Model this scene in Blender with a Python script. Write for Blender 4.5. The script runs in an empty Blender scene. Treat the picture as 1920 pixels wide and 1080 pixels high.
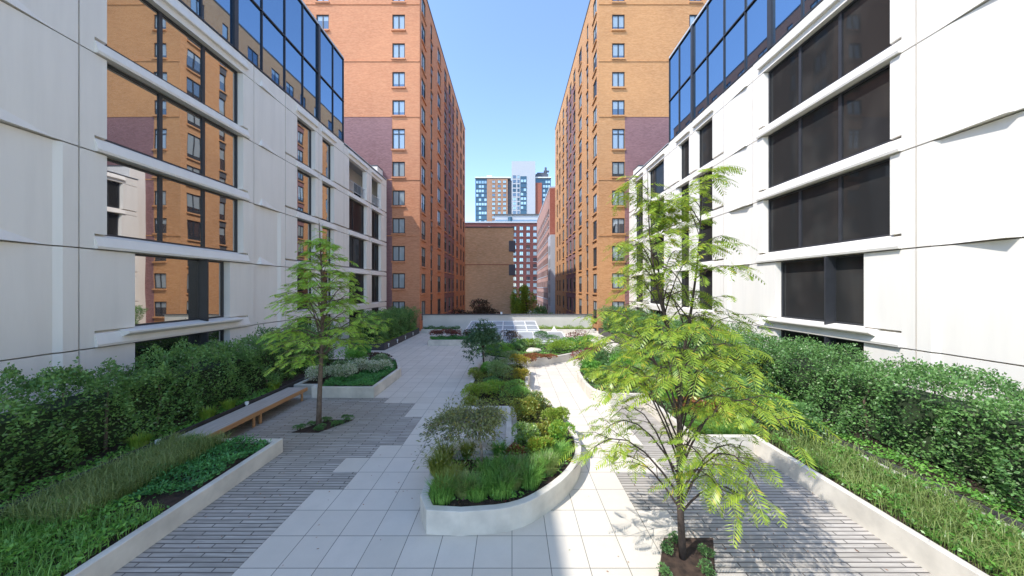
import bpy, math, random
import numpy as np
from mathutils import Vector
R = math.radians
random.seed(7); rng = np.random.default_rng(7)
SC = bpy.context.scene
COL = SC.collection
# ---------------------------------------------------------------- camera, sky, sun
cam = bpy.data.cameras.new('camera'); camo = bpy.data.objects.new('camera', cam); COL.objects.link(camo)
camo.location = (0, 0, 4.3); camo.rotation_euler = (R(90), 0, 0)
cam.sensor_width = 36; cam.lens = 590/1920*36; cam.clip_start = .1; cam.clip_end = 3000
SC.camera = camo
SUN = Vector((1, .62, -1.6)).normalized()           # the way the light travels
W = bpy.data.worlds.new('World'); SC.world = W; W.use_nodes = True
nt = W.node_tree; sky = nt.nodes.new('ShaderNodeTexSky'); sky.sky_type = 'NISHITA'; sky.sun_disc = False
sky.sun_elevation = math.asin(-SUN.z); sky.sun_rotation = math.atan2(-SUN.x, -SUN.y)
sky.altitude = 0; sky.air_density = 1.; sky.dust_density = .2; sky.ozone_density = 2.2
nt.links.new(sky.outputs[0], nt.nodes['Background'].inputs[0]); nt.nodes['Background'].inputs[1].default_value = .15
sl = bpy.data.lights.new('sun', 'SUN'); sl.energy = 2.0; sl.angle = R(.5); sl.color = (1, .96, .90)
so = bpy.data.objects.new('sun', sl); COL.objects.link(so); so.location = (-30, -20, 60)
so.rotation_euler = SUN.to_track_quat('-Z', 'Y').to_euler()
SC.view_settings.view_transform = 'Standard'; SC.view_settings.look = 'None'
SC.view_settings.exposure = 1.4; SC.view_settings.gamma = 1
SC.render.engine = 'CYCLES'
SC.cycles.max_bounces = 7; SC.cycles.diffuse_bounces = 4; SC.cycles.glossy_bounces = 4
SC.cycles.transparent_max_bounces = 8; SC.cycles.caustics_reflective = False; SC.cycles.caustics_refractive = False

# ---------------------------------------------------------------- materials
class N:
    def __init__(s, name):
        s.m = bpy.data.materials.new(name); s.m.use_nodes = True; s.t = s.m.node_tree
        s.t.nodes.clear(); s.out = s.t.nodes.new('ShaderNodeOutputMaterial')
    def n(s, typ, **kw):
        nd = s.t.nodes.new(typ)
        for k, v in kw.items():
            if k.startswith('_'): setattr(nd, k[1:], v)
        return nd
    def l(s, a, b): s.t.links.new(a, b)
    def val(s, x, sock):
        if hasattr(x, 'links'): s.l(x, sock)
        else: sock.default_value = x
    def math(s, op, a, b=0.):
        nd = s.n('ShaderNodeMath'); nd.operation = op; s.val(a, nd.inputs[0]); s.val(b, nd.inputs[1]); return nd.outputs[0]
    def mix(s, f, a, b, mode='MIX'):
        nd = s.n('ShaderNodeMix'); nd.data_type = 'RGBA'; nd.blend_type = mode
        s.val(f, nd.inputs[0]); s.val(c4(a), nd.inputs[6]); s.val(c4(b), nd.inputs[7]); return nd.outputs[2]
    def pos(s): return s.n('ShaderNodeNewGeometry').outputs['Position']
    def noise(s, scale, vec=None, detail=3, rough=.55):
        nd = s.n('ShaderNodeTexNoise'); nd.inputs['Scale'].default_value = scale; nd.inputs['Detail'].default_value = detail
        nd.inputs['Roughness'].default_value = rough; s.l(vec or s.pos(), nd.inputs['Vector']); return nd.outputs['Fac']
    def scale(s, v, sc):
        nd = s.n('ShaderNodeMapping'); nd.inputs['Scale'].default_value = sc; s.l(v, nd.inputs[0]); return nd.outputs[0]
    def ramp(s, f, lo, hi):
        nd = s.n('ShaderNodeMapRange'); s.val(f, nd.inputs[0]); nd.inputs[1].default_value = lo; nd.inputs[2].default_value = hi; return nd.outputs[0]
    def bump(s, h, st, d=.02):
        nd = s.n('ShaderNodeBump'); nd.inputs['Strength'].default_value = st; nd.inputs['Distance'].default_value = d; s.l(h, nd.inputs['Height']); return nd.outputs[0]
    def pbr(s, col, rough=.7, metal=0, normal=None, spec=.5):
        p = s.n('ShaderNodeBsdfPrincipled'); s.val(c4(col), p.inputs['Base Color']); s.val(rough, p.inputs['Roughness'])
        p.inputs['Metallic'].default_value = metal; p.inputs['Specular IOR Level'].default_value = spec
        if normal is not None: s.l(normal, p.inputs['Normal'])
        s.l(p.outputs[0], s.out.inputs[0]); return s.m
def c4(c): return c if hasattr(c, 'links') else (c[0], c[1], c[2], 1.)
def wallvec(s):                                     # (along the wall, height) for axis aligned walls
    g = s.n('ShaderNodeNewGeometry'); a = s.n('ShaderNodeSeparateXYZ'); b = s.n('ShaderNodeSeparateXYZ')
    s.l(g.outputs['Position'], a.inputs[0]); s.l(g.outputs['True Normal'], b.inputs[0])
    u = s.math('ADD', s.math('MULTIPLY', a.outputs[0], s.math('ABSOLUTE', b.outputs[1])), s.math('MULTIPLY', a.outputs[1], s.math('ABSOLUTE', b.outputs[0])))
    c = s.n('ShaderNodeCombineXYZ'); s.l(u, c.inputs[0]); s.l(a.outputs[2], c.inputs[1]); return c.outputs[0]
def plain(name, col, rough=.6, metal=0, var=.12, sc=3., bump=0, spec=.5):
    s = N(name); f = s.noise(sc, detail=5); f = s.ramp(f, .3, .7)
    c = s.mix(f, tuple(x*(1-var) for x in col), tuple(min(1, x*(1+var)) for x in col))
    nm = s.bump(s.noise(sc*18, detail=4), bump, .01) if bump else None
    return s.pbr(c, rough, metal, nm, spec)
def brick(name, c1, c2, mortar, bw=.24, rh=.08, streak=.3):
    s = N(name); v = wallvec(s)
    b = s.n('ShaderNodeTexBrick'); s.l(v, b.inputs['Vector']); b.inputs['Scale'].default_value = 1
    b.inputs['Brick Width'].default_value = bw; b.inputs['Row Height'].default_value = rh; b.inputs['Mortar Size'].default_value = .007
    b.inputs['Mortar Smooth'].default_value = .3; b.inputs['Bias'].default_value = 0
    b.inputs['Color1'].default_value = c4(c1); b.inputs['Color2'].default_value = c4(c2); b.inputs['Mortar'].default_value = c4(mortar)
    st = s.ramp(s.noise(1., s.scale(v, (.9, 5.5, 1)), 5, .7), .35, .65)
    c = s.mix(s.math('MULTIPLY', st, streak), b.outputs['Color'], tuple(x*.5 for x in c1))
    big = s.ramp(s.noise(.12, v, 3), .35, .65)
    c = s.mix(s.math('MULTIPLY', big, .3), c, tuple(min(1, x*1.25) for x in c2))
    return s.pbr(c, .85, 0, s.bump(s.math('ADD', b.outputs['Fac'], s.math('MULTIPLY', st, -.6)), .35, .015), .25)
def glass(name, inner, refl=.55, tint=(1, 1, 1), wav=.0):
    s = N(name); d = s.n('ShaderNodeBsdfDiffuse'); s.val(c4(inner), d.inputs[0])
    g = s.n('ShaderNodeBsdfGlossy'); s.val(c4(tint), g.inputs[0]); g.inputs['Roughness'].default_value = .015
    if wav:
        nm = s.bump(s.noise(.7, detail=1), wav, .1); s.l(nm, g.inputs['Normal'])
    fr = s.n('ShaderNodeLayerWeight'); fr.inputs[0].default_value = .35
    f = s.math('MAXIMUM', s.math('MULTIPLY', fr.outputs['Fresnel'], 1.), refl)
    mx = s.n('ShaderNodeMixShader'); s.l(f, mx.inputs[0]); s.l(d.outputs[0], mx.inputs[1]); s.l(g.outputs[0], mx.inputs[2])
    s.l(mx.outputs[0], s.out.inputs[0]); return s.m
def leafmat(name, a, b, trans=.35, c=None):
    s = N(name); g = s.n('ShaderNodeNewGeometry'); r = g.outputs['Random Per Island']
    big = s.ramp(s.noise(1.1, detail=2), .35, .65)
    f = s.math('ADD', s.math('MULTIPLY', r, .6), s.math('MULTIPLY', big, .4))
    col = s.mix(f, a, b)
    if c: col = s.mix(s.ramp(s.math('ADD', r, 0.), .9, .98), col, c)
    d = s.n('ShaderNodeBsdfDiffuse'); s.l(col, d.inputs[0]); t = s.n('ShaderNodeBsdfTranslucent'); s.l(col, t.inputs[0])
    m = s.n('ShaderNodeMixShader'); m.inputs[0].default_value = trans; s.l(d.outputs[0], m.inputs[1]); s.l(t.outputs[0], m.inputs[2])
    gl = s.n('ShaderNodeBsdfGlossy'); gl.inputs['Roughness'].default_value = .35; gl.inputs[0].default_value = (1, 1, 1, 1)
    m2 = s.n('ShaderNodeMixShader'); m2.inputs[0].default_value = .025; s.l(m.outputs[0], m2.inputs[1]); s.l(gl.outputs[0], m2.inputs[2])
    s.l(m2.outputs[0], s.out.inputs[0]); return s.m
def paver(name, c1, c2, joint, bw, rh, offx, offy, js, brickoff=0., rough=.75, streak=0.):
    s = N(name); p = s.pos(); mp = s.n('ShaderNodeMapping'); mp.inputs['Location'].default_value = (offx, offy, 0); s.l(p, mp.inputs[0])
    b = s.n('ShaderNodeTexBrick'); s.l(mp.outputs[0], b.inputs['Vector']); b.inputs['Scale'].default_value = 1; b.offset = brickoff
    b.inputs['Brick Width'].default_value = bw; b.inputs['Row Height'].default_value = rh; b.inputs['Mortar Size'].default_value = js
    b.inputs['Mortar Smooth'].default_value = .2
    b.inputs['Color1'].default_value = c4(c1); b.inputs['Color2'].default_value = c4(c2); b.inputs['Mortar'].default_value = c4(joint)
    f = s.ramp(s.noise(.8, p, 6, .7), .35, .7); c = s.mix(s.math('MULTIPLY', f, .34), b.outputs['Color'], tuple(x*.72 for x in c1))
    if streak:
        st = s.ramp(s.noise(1, s.scale(p, (1.2, 14, 1)), 4, .7), .4, .62); c = s.mix(s.math('MULTIPLY', st, streak), c, tuple(x*.45 for x in c1))
    fine = s.noise(60, p, 4); c = s.mix(s.math('MULTIPLY', fine, .22), c, tuple(x*.6 for x in c1))
    return s.pbr(c, rough, 0, s.bump(s.math('SUBTRACT', s.math('MULTIPLY', fine, .12), b.outputs['Fac']), .5, .006), .3)

M = {}
s = N('white_precast'); v = wallvec(s)
streak = s.ramp(s.noise(1, s.scale(v, (2.6, .22, 1)), 4, .6), .42, .72); patch = s.ramp(s.noise(.35, v, 3), .3, .7)
c = s.mix(s.math('MULTIPLY', patch, .6), (.86, .81, .735), (.81, .765, .695)); c = s.mix(s.math('MULTIPLY', streak, .16), c, (.50, .47, .43))
M['white'] = s.pbr(c, .75, 0, s.bump(s.noise(30, detail=4), .06, .01), .3)
M['joint'] = plain('joint_seal', (.25, .25, .25), .9)
M['frame'] = plain('dark_frame', (.04, .042, .048), .4, spec=.4)
M['glassL'] = glass('window_glass', (.02, .022, .025), .55, (.9, .88, .86), .02)
M['glassR'] = glass('window_glass_dim', (.035, .034, .034), .10, (.55, .55, .56), .02)
def roomglass(name, a, b, refl, tint):
    s = N(name); v = wallvec(s); f = s.ramp(s.noise(1, s.scale(v, (1.1, .2, 1)), 1, .5), .40, .6); g2 = s.ramp(s.noise(.5, v, 2), .4, .6)
    d = s.n('ShaderNodeBsdfDiffuse'); s.l(s.mix(s.math('MULTIPLY', f, g2), a, b), d.inputs[0]); g = s.n('ShaderNodeBsdfGlossy'); g.inputs[0].default_value = c4(tint); g.inputs['Roughness'].default_value = .02
    s.l(s.bump(s.noise(.7, detail=1), .03, .1), g.inputs['Normal']); fr = s.n('ShaderNodeLayerWeight'); fr.inputs[0].default_value = .3
    mx = s.n('ShaderNodeMixShader'); s.l(s.math('MAXIMUM', fr.outputs['Fresnel'], refl), mx.inputs[0]); s.l(d.outputs[0], mx.inputs[1]); s.l(g.outputs[0], mx.inputs[2]); s.l(mx.outputs[0], s.out.inputs[0]); return s.m
M['glassR'] = roomglass('dim_room_glass', (.03, .03, .03), (.055, .053, .05), .06, (.38, .42, .46))
M['glassB'] = glass('blue_glass', (.01, .03, .06), .55, (.5, .68, .9), .008)
M['glassW'] = glass('curtained_glass', (.36, .42, .44), .22, (.8, .9, 1))
M['glassD'] = glass('dark_room_glass', (.04, .05, .06), .3, (.8, .9, 1))
M['glassT'] = glass('tower_glass', (.05, .10, .14), .10, (.6, .8, .95))
M['glassP'] = glass('tower_pale_glass', (.45, .6, .66), .25, (.7, .9, 1))
M['brickL'] = brick('orange_brick', (.57, .215, .105), (.68, .31, .165), (.55, .36, .26))
M['brickR'] = brick('golden_brick', (.52, .235, .085), (.64, .33, .145), (.58, .42, .30))
M['purple'] = brick('purple_brick', (.24, .12, .12), (.34, .18, .18), (.32, .24, .24))
M['tanb'] = brick('tan_brick', (.66, .42, .23), (.80, .56, .35), (.62, .5, .4), .5, .16, .5)
M['redb'] = brick('red_brick', (.15, .05, .045), (.21, .075, .065), (.22, .14, .12), .5, .2)
M['redb2'] = brick('rust_brick', (.34, .10, .07), (.42, .15, .10), (.4, .28, .24), .5, .2)
M['pinkb'] = brick('rose_brick', (.38, .20, .165), (.48, .28, .23), (.45, .35, .3), .5, .2)
M['torange'] = brick('tower_brick', (.40, .23, .15), (.48, .29, .20), (.5, .35, .25), .6, .3)
M['conc'] = plain('planter_concrete', (.64, .59, .51), .8, var=.2, sc=1.6, bump=.25)
M['wallc'] = plain('rendered_wall', (.68, .635, .575), .8, var=.06, sc=.8, bump=.08)
M['cap'] = plain('metal_cap', (.10, .10, .105), .5)
M['steel'] = plain('dark_planter_steel', (.055, .05, .052), .55, var=.3, sc=2)
M['greyp'] = plain('grey_panel', (.50, .52, .56), .6, var=.05)
M['greyd'] = plain('dark_grey_panel', (.09, .10, .13), .6, var=.1)
M['deck'] = paver('deck_pavers', (.68, .615, .52), (.745, .68, .585), (.15, .135, .115), .6, .63, .0, -7.35+.63*20, .0065)
M['plank'] = paver('plank_pavers', (.46, .42, .365), (.62, .57, .505), (.07, .062, .055), .85, .09, .3, .02, .012, .5, .8, .5)
M['soil'] = plain('mulch', (.055, .034, .024), .95, var=.6, sc=9, bump=1.)
M['asphalt'] = plain('asphalt', (.05, .05, .052), .9, bump=.3)
M['bark'] = plain('bark', (.16, .115, .085), .9, var=.35, sc=12, bump=.8)
M['barkd'] = plain('dark_bark', (.07, .05, .04), .9, var=.35, sc=12, bump=.8)
M['barkp'] = plain('pale_bark', (.34, .27, .22), .9, var=.3, sc=12, bump=.5)
M['whitem'] = plain('white_metal', (.78, .78, .77), .4, var=.03)
M['rock'] = plain('boulder', (.58, .53, .44), .85, var=.25, sc=4, bump=.7)
M['core'] = plain('hedge_light_block', (.03, .05, .02), 1., var=.5, sc=6)  # for the added box that blocks light inside the hedges
s = N('bench_wood'); p = s.pos()
st = s.ramp(s.noise(1, s.scale(p, (22, 1.3, 22)), 5, .65), .3, .7); M['wood'] = s.pbr(s.mix(st, (.38, .33, .29), (.56, .51, .46)), .7, 0, s.bump(st, .2, .004))
s = N('bench_edge_wood'); p = s.pos()
st = s.ramp(s.noise(1, s.scale(p, (22, 1.3, 22)), 5, .65), .3, .7); M['woodo'] = s.pbr(s.mix(st, (.36, .17, .07), (.55, .30, .14)), .6, 0, s.bump(st, .2, .004))
LF = {}
LF['locust'] = leafmat('locust_leaf', (0.127, 0.241, 0.029), (0.483, 0.598, 0.069), .42, (.5, .42, .05))
LF['locustL'] = leafmat('locust_leaf_lifted', (0.201, 0.458, 0.054), (0.592, 0.750, 0.122), .4, (.42, .36, .05))  # locust leaf copy, colour lightened to offset the shade on this tree
LF['hedge'] = leafmat('hedge_leaf', (0.059, 0.150, 0.040), (0.271, 0.463, 0.121), .25, (.2, .24, .13))
LF['hedgeR'] = leafmat('hedge_leaf_sunny', (0.065, 0.159, 0.046), (0.242, 0.445, 0.131), .3, (.3, .34, .2))
LF['juniper'] = leafmat('juniper', (0.054, 0.178, 0.054), (0.160, 0.447, 0.107), .25)
LF['varieg'] = leafmat('variegated_leaf', (0.120, 0.240, 0.084), (0.360, 0.480, 0.240), .3, (.7, .72, .55))
LF['cream'] = leafmat('cream_flower', (.40, .46, .28), (.80, .80, .66), .3)
LF['yellow'] = leafmat('yellow_leaf', (0.221, 0.221, 0.025), (0.425, 0.357, 0.051), .35, (.55, .3, .08))
LF['lime'] = leafmat('lime_leaf', (0.177, 0.329, 0.037), (0.430, 0.557, 0.089), .38)
LF['sage'] = leafmat('sage_leaf', (0.134, 0.256, 0.074), (0.406, 0.510, 0.210), .3, (.45, .45, .3))
LF['olive'] = leafmat('olive_leaf', (0.140, 0.220, 0.040), (0.459, 0.479, 0.099), .3)
LF['green'] = leafmat('green_leaf', (0.083, 0.251, 0.042), (0.293, 0.586, 0.105), .35)
LF['dark'] = leafmat('dark_leaf', (0.056, 0.141, 0.050), (0.198, 0.365, 0.112), .25)
LF['maple'] = leafmat('maple_leaf', (0.098, 0.120, 0.064), (0.345, 0.367, 0.120), .3, (.35, .30, .06))
LF['maple2'] = leafmat('maple_leaf_dark', (0.048, 0.094, 0.056), (0.150, 0.262, 0.113), .25)
LF['red'] = leafmat('red_leaf', (0.130, 0.039, 0.036), (0.390, 0.143, 0.117), .3, (.15, .2, .06))
LF['rust'] = leafmat('rust_leaf', (0.182, 0.065, 0.026), (0.468, 0.195, 0.091), .3, (.25, .3, .06))
LF['purplel'] = leafmat('plum_leaf', (0.050, 0.043, 0.029), (0.144, 0.101, 0.058), .25, (.22, .05, .07))
LF['grass'] = leafmat('grass_blade', (0.094, 0.234, 0.040), (0.312, 0.562, 0.125), .35)
LF['grassy'] = leafmat('pale_grass_blade', (0.149, 0.230, 0.057), (0.391, 0.460, 0.161), .35)

# ---------------------------------------------------------------- helpers
def sub(v, o): return (v[0]-o[0], v[1]-o[1], v[2]-o[2])
class MB:
    def __init__(s): s.v = []; s.f = []; s.mi = []
    def face(s, pts, m=0):
        b = len(s.v); s.v += [tuple(p) for p in pts]; s.f.append(list(range(b, b+len(pts)))); s.mi.append(m); return s
    def hexa(s, a, m=0):                            # 8 corners: bottom ring then top ring
        b = len(s.v); s.v += [tuple(p) for p in a]
        for f in ((3, 2, 1, 0), (4, 5, 6, 7), (0, 1, 5, 4), (1, 2, 6, 5), (2, 3, 7, 6), (3, 0, 4, 7)): s.f.append([b+i for i in f]); s.mi.append(m)
        return s
    def box(s, x0, x1, y0, y1, z0, z1, m=0):
        return s.hexa([(x0, y0, z0), (x1, y0, z0), (x1, y1, z0), (x0, y1, z0), (x0, y0, z1), (x1, y0, z1), (x1, y1, z1), (x0, y1, z1)], m)
    def prism(s, poly, z0, z1, m=0, bottom=True):
        n = len(poly); b = len(s.v); s.v += [(p[0], p[1], z0) for p in poly]+[(p[0], p[1], z1) for p in poly]
        s.f.append([b+n+i for i in range(n)]); s.mi.append(m)
        if bottom: s.f.append([b+n-1-i for i in range(n)]); s.mi.append(m)
        for i in range(n):
            j = (i+1) % n; s.f.append([b+i, b+j, b+n+j, b+n+i]); s.mi.append(m)
        return s
    def tube(s, pts, rad, sides=7, m=0):
        pts = [Vector(p) for p in pts]; b = len(s.v); n = len(pts)
        for i, p in enumerate(pts):
            d = (pts[min(i+1, n-1)]-pts[max(i-1, 0)]).normalized()
            u = d.cross(Vector((0, 0, 1)) if abs(d.z) < .9 else Vector((1, 0, 0))).normalized(); w = d.cross(u)
            r = rad[i] if isinstance(rad, (list, tuple)) else rad
            for k in range(sides):
                a = 2*math.pi*k/sides; s.v.append(tuple(p+u*(r*math.cos(a))+w*(r*math.sin(a))))
        for i in range(n-1):
            for k in range(sides):
                k2 = (k+1) % sides; s.f.append([b+i*sides+k, b+i*sides+k2, b+(i+1)*sides+k2, b+(i+1)*sides+k]); s.mi.append(m)
        s.f.append([b+k for k in range(sides)][::-1]); s.mi.append(m); s.f.append([b+(n-1)*sides+k for k in range(sides)]); s.mi.append(m)
        return s
    def blob(s, c, r, seed=0, m=0, seg=10, ring=7, amp=.15):
        rr = random.Random(seed); b = len(s.v); ph = [rr.uniform(0, 6.28) for _ in range(6)]
        for i in range(ring+1):
            t = math.pi*i/ring
            for k in range(seg):
                a = 2*math.pi*k/seg
                q = 1+amp*(math.sin(2*a+ph[0])*math.sin(t)+.7*math.sin(3*a+ph[1]+2*t)+.6*math.sin(5*t+ph[2]+a))
                s.v.append((c[0]+r[0]*q*math.sin(t)*math.cos(a), c[1]+r[1]*q*math.sin(t)*math.sin(a), c[2]+r[2]*q*math.cos(t)))
        for i in range(ring):
            for k in range(seg):
                k2 = (k+1) % seg; s.f.append([b+i*seg+k, b+(i+1)*seg+k, b+(i+1)*seg+k2, b+i*seg+k2]); s.mi.append(m)
        return s
    def build(s, name, mats, parent=None, loc=None, bevel=0, smooth=False):
        if not isinstance(mats, (list, tuple)): mats = [mats]
        base = loc if loc is not None else (parent.location if parent is not None else (0, 0, 0))
        me = bpy.data.meshes.new(name); me.from_pydata([sub(v, base) for v in s.v], [], s.f)
        for m in mats: me.materials.append(m)
        me.polygons.foreach_set('material_index', s.mi)
        if smooth: me.polygons.foreach_set('use_smooth', [True]*len(s.f))
        me.update(); o = bpy.data.objects.new(name, me); COL.objects.link(o)
        if parent is not None: o.parent = parent
        elif loc is not None: o.location = loc
        if bevel:
            md = o.modifiers.new('bevel', 'BEVEL'); md.width = bevel; md.segments = 2; md.limit_method = 'ANGLE'
        return o
def tag(o, label=None, cat=None, group=None, kind=None):
    if label: o['label'] = label
    if cat: o['category'] = cat
    if group: o['group'] = group
    if kind: o['kind'] = kind
    return o
def empty(name, loc, label, cat, group=None):
    o = bpy.data.objects.new(name, None); COL.objects.link(o); o.location = loc; o.empty_display_size = .3; return tag(o, label, cat, group)
def quads(name, Q, mats, parent=None, mi=None, extra=None, loc=None):
    """Q (N,4,3) array of leaf faces in world space; extra = MB with solid stems (last material)"""
    base = np.array(loc if loc is not None else (parent.location if parent is not None else (0, 0, 0)), dtype=np.float32)
    n = len(Q); V = (Q.reshape(-1, 3)-base).astype(np.float32); nv = 4*n
    faces_e = extra.f if extra else []; ve = np.array(extra.v, dtype=np.float32)-base if extra and extra.v else np.zeros((0, 3), np.float32)
    V = np.concatenate([V, ve.astype(np.float32)]); tot = [4]*n+[len(f) for f in faces_e]
    loops = np.concatenate([np.arange(nv), np.array([i+nv for f in faces_e for i in f], dtype=np.int64)]) if faces_e else np.arange(nv)
    me = bpy.data.meshes.new(name); me.vertices.add(len(V)); me.vertices.foreach_set('co', V.ravel())
    me.loops.add(len(loops)); me.loops.foreach_set('vertex_index', loops.astype(np.int32))
    me.polygons.add(len(tot)); st = np.concatenate([[0], np.cumsum(tot)[:-1]]).astype(np.int32); me.polygons.foreach_set('loop_start', st)
    try: me.polygons.foreach_set('loop_total', np.array(tot, np.int32))
    except Exception: pass
    if not isinstance(mats, (list, tuple)): mats = [mats]
    for m in mats: me.materials.append(m)
    idx = np.zeros(len(tot), np.int32)
    if mi is not None: idx[:n] = mi
    idx[n:] = len(mats)-1; me.polygons.foreach_set('material_index', idx)
    me.update(calc_edges=True); me.validate()
    o = bpy.data.objects.new(name, me); COL.objects.link(o)
    if parent is not None: o.parent = parent
    elif loc is not None: o.location = loc
    return o
def unit(a): return a/np.maximum(np.linalg.norm(a, axis=-1, keepdims=True), 1e-9)
def leaves(P, D, size, asp=.5, up=.5, jit=.6):
    """one rhombic leaf per point P, growing along D (roughly)"""
    n = len(P); D = unit(D+rng.normal(0, jit, (n, 3))); r = rng.normal(0, 1, (n, 3)); r[:, 2] += up*2
    S = unit(np.cross(D, r)); L = (size*rng.uniform(.6, 1.3, n))[:, None]
    a = P; b = P+D*L*.5+S*L*asp*.5; c = P+D*L; d = P+D*L*.5-S*L*asp*.5
    return np.stack([a, b, c, d], 1)
def blades(P, H, wid, lean=.5, dirs=None):
    """arching grass blades, two quads each"""
    n = len(P); a = rng.uniform(0, 2*math.pi, n); out = np.stack([np.cos(a), np.sin(a), np.zeros(n)], 1) if dirs is None else dirs
    s = np.stack([-out[:, 1], out[:, 0], np.zeros(n)], 1)*wid/2; h = (H*rng.uniform(.6, 1.15, n))[:, None]; le = (rng.uniform(.15, 1, n)*lean)[:, None]
    z = np.array([0, 0, 1.]); m = P+out*h*le*.3+z*h*.6; t = P+out*h*le+z*h*(1-.35*le)
    return np.concatenate([np.stack([P-s, P+s, m+s*.8, m-s*.8], 1), np.stack([m-s*.8, m+s*.8, t+s*.1, t-s*.1], 1)])

# ---------------------------------------------------------------- windows (shared meshes)
WIN = {}
ROT = {'front': 0., 'east': math.pi/2, 'west': -math.pi/2}      # which way the outside faces: -Y, +X, -X
def winmesh(kind, w, h):
    k = (kind, round(w, 2), round(h, 2))
    if k in WIN: return WIN[k]
    f = MB(); p = MB(); t = .10 if kind in ('pair', 'tall', 'grille') else .065; d = .09
    f.box(-w/2, w/2, 0, d, 0, t).box(-w/2, w/2, 0, d, h-t, h).box(-w/2, -w/2+t, 0, d, t, h-t).box(w/2-t, w/2, 0, d, t, h-t)
    mull = []; trans = []
    if kind in ('pair', 'tall'): mull = [0]
    if kind == 'tall': trans = [h*.76]
    if kind == 'pair': trans = []
    if kind == 'triple': mull = [-w/6, w/6]
    if kind == 'fin': mull = [w*.18]
    if kind == 'offset': mull = [-w*.18]
    if kind == 'grille': f.box(-w/2+t, w/2-t, .012, d-.012, t, .46); mull = [0]
    for x in mull: f.box(x-t*(.9 if kind == 'triple' else .55), x+t*(.9 if kind == 'triple' else .55), .005, d-.005, t, h-t)
    for z in trans: f.box(-w/2+t, w/2-t, .008, d-.008, z-t/2, z+t/2)
    if kind == 'fin': f.box(w*.18-.03, w*.18+.03, -.35, 0, -.12, h)
    p.box(-w/2+t, w/2-t, .05, .06, t, h-t)
    def me(mb, nm):
        m = bpy.data.meshes.new(nm); m.from_pydata(mb.v, [], mb.f); m.materials.append(M['frame']); m.update(); return m
    WIN[k] = (me(f, 'window'), {}, p); return WIN[k]
def window(root, kind, w, h, pos, face, pane, sill=None):
    fm, pm, pb = winmesh(kind, w, h)
    if pane not in pm:
        if pane.startswith('blind'):
            k = int(pane[5:])/100; z0 = .1; z1 = h-.1; zm = z1-(z1-z0)*k; b2 = MB().box(-w/2+.09, w/2-.09, .05, .06, z0, zm, 0).box(-w/2+.09, w/2-.09, .047, .06, zm, z1, 1)
            m = bpy.data.meshes.new('pane'); m.from_pydata(b2.v, [], b2.f); m.materials.append(M['glassD']); m.materials.append(M['glassW']); m.polygons.foreach_set('material_index', b2.mi); m.update(); pm[pane] = m
        else:
            m = bpy.data.meshes.new('pane'); m.from_pydata(pb.v, [], pb.f); m.materials.append(M[pane]); m.update(); pm[pane] = m
    o = bpy.data.objects.new('window', fm); COL.objects.link(o); o.parent = root
    o.location = Vector(pos)-root.location; o.rotation_euler.z = ROT[face]
    q = bpy.data.objects.new('pane', pm[pane]); COL.objects.link(q); q.parent = o
    if sill:
        k = ('sill', round(w, 2), sill)
        if k not in WIN:
            sb = MB().box(-w/2-.08, w/2+.08, -.2, .12, -.17, -.002); m = bpy.data.meshes.new('sill'); m.from_pydata(sb.v, [], sb.f); m.materials.append(M[sill]); m.update(); WIN[k] = m
        q = bpy.data.objects.new('sill', WIN[k]); COL.objects.link(q); q.parent = o
    return o
def holes(mb, org, face, u0, u1, v0, v1, rects, depth=.16):
    """wall sheet from (u0,v0) to (u1,v1) with real openings"""
    us = sorted({u0, u1, *[a for r in rects for a in r[:2]]}); vs = sorted({v0, v1, *[a for r in rects for a in r[2:4]]})
    def P(u, v, d):
        if face == 'front': return (u, org-d, v)
        if face == 'east': return (org+d, u, v)
        return (org-d, u, v)
    for i in range(len(us)-1):
        j0 = 0
        run = None
        for j in range(len(vs)-1):
            cu, cv = (us[i]+us[i+1])/2, (vs[j]+vs[j+1])/2
            hole = any(r[0] < cu < r[1] and r[2] < cv < r[3] for r in rects)
            if not hole:
                if run is None: run = vs[j]
            if (hole or j == len(vs)-2) and run is not None:
                top = vs[j] if hole else vs[j+1]
                q = [P(us[i], run, 0), P(us[i+1], run, 0), P(us[i+1], top, 0), P(us[i], top, 0)]
                mb.face(q if face != 'west' else q[::-1]); run = None
    for a, b, c, d in [r[:4] for r in rects]:
        for (x, y), (z, w) in (((a, c), (b, c)), ((b, c), (b, d)), ((b, d), (a, d)), ((a, d), (a, c))):
            mb.face([P(x, y, 0), P(x, y, -depth), P(z, w, -depth), P(z, w, 0)])

# ---------------------------------------------------------------- ground
MB().box(-400, 400, -60, 700, -6.6, -6).build('street_ground', M['asphalt']); tag(bpy.data.objects['street_ground'], kind='structure')
dk = MB().box(-12.9, 12.0, -8, 31.45, -.5, 0).build('deck', M['deck']); tag(dk, kind='structure')
sgn = [(-8.8, -6), (-4.2, -6), (-4.2, 6.72), (-3.6, 6.72), (-3.6, 7.35), (-4.2, 7.35), (-4.2, 7.98), (-3.6, 7.98), (-3.6, 8.61), (-3.0, 8.61), (-3.0, 10.5),
       (-3.6, 10.5), (-3.6, 11.76), (-4.8, 11.76), (-4.8, 12.3), (-8.8, 12.3)]
tag(MB().prism(sgn, -.02, .004).build('plank_paving', M['plank']), kind='structure')
sgn = [(8.2, -6), (8.2, 8.2), (4.9, 8.2), (4.9, 11.5), (3.6, 11.5), (3.6, 8.61), (3.0, 8.61), (3.0, 7.98), (3.6, 7.98), (3.6, 7.35), (2.4, 7.35), (2.4, 6.1), (3.0, 6.1), (3.0, -6)]
tag(MB().prism(sgn[::-1], -.02, .004).build('plank_paving', M['plank']), kind='structure')

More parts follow.
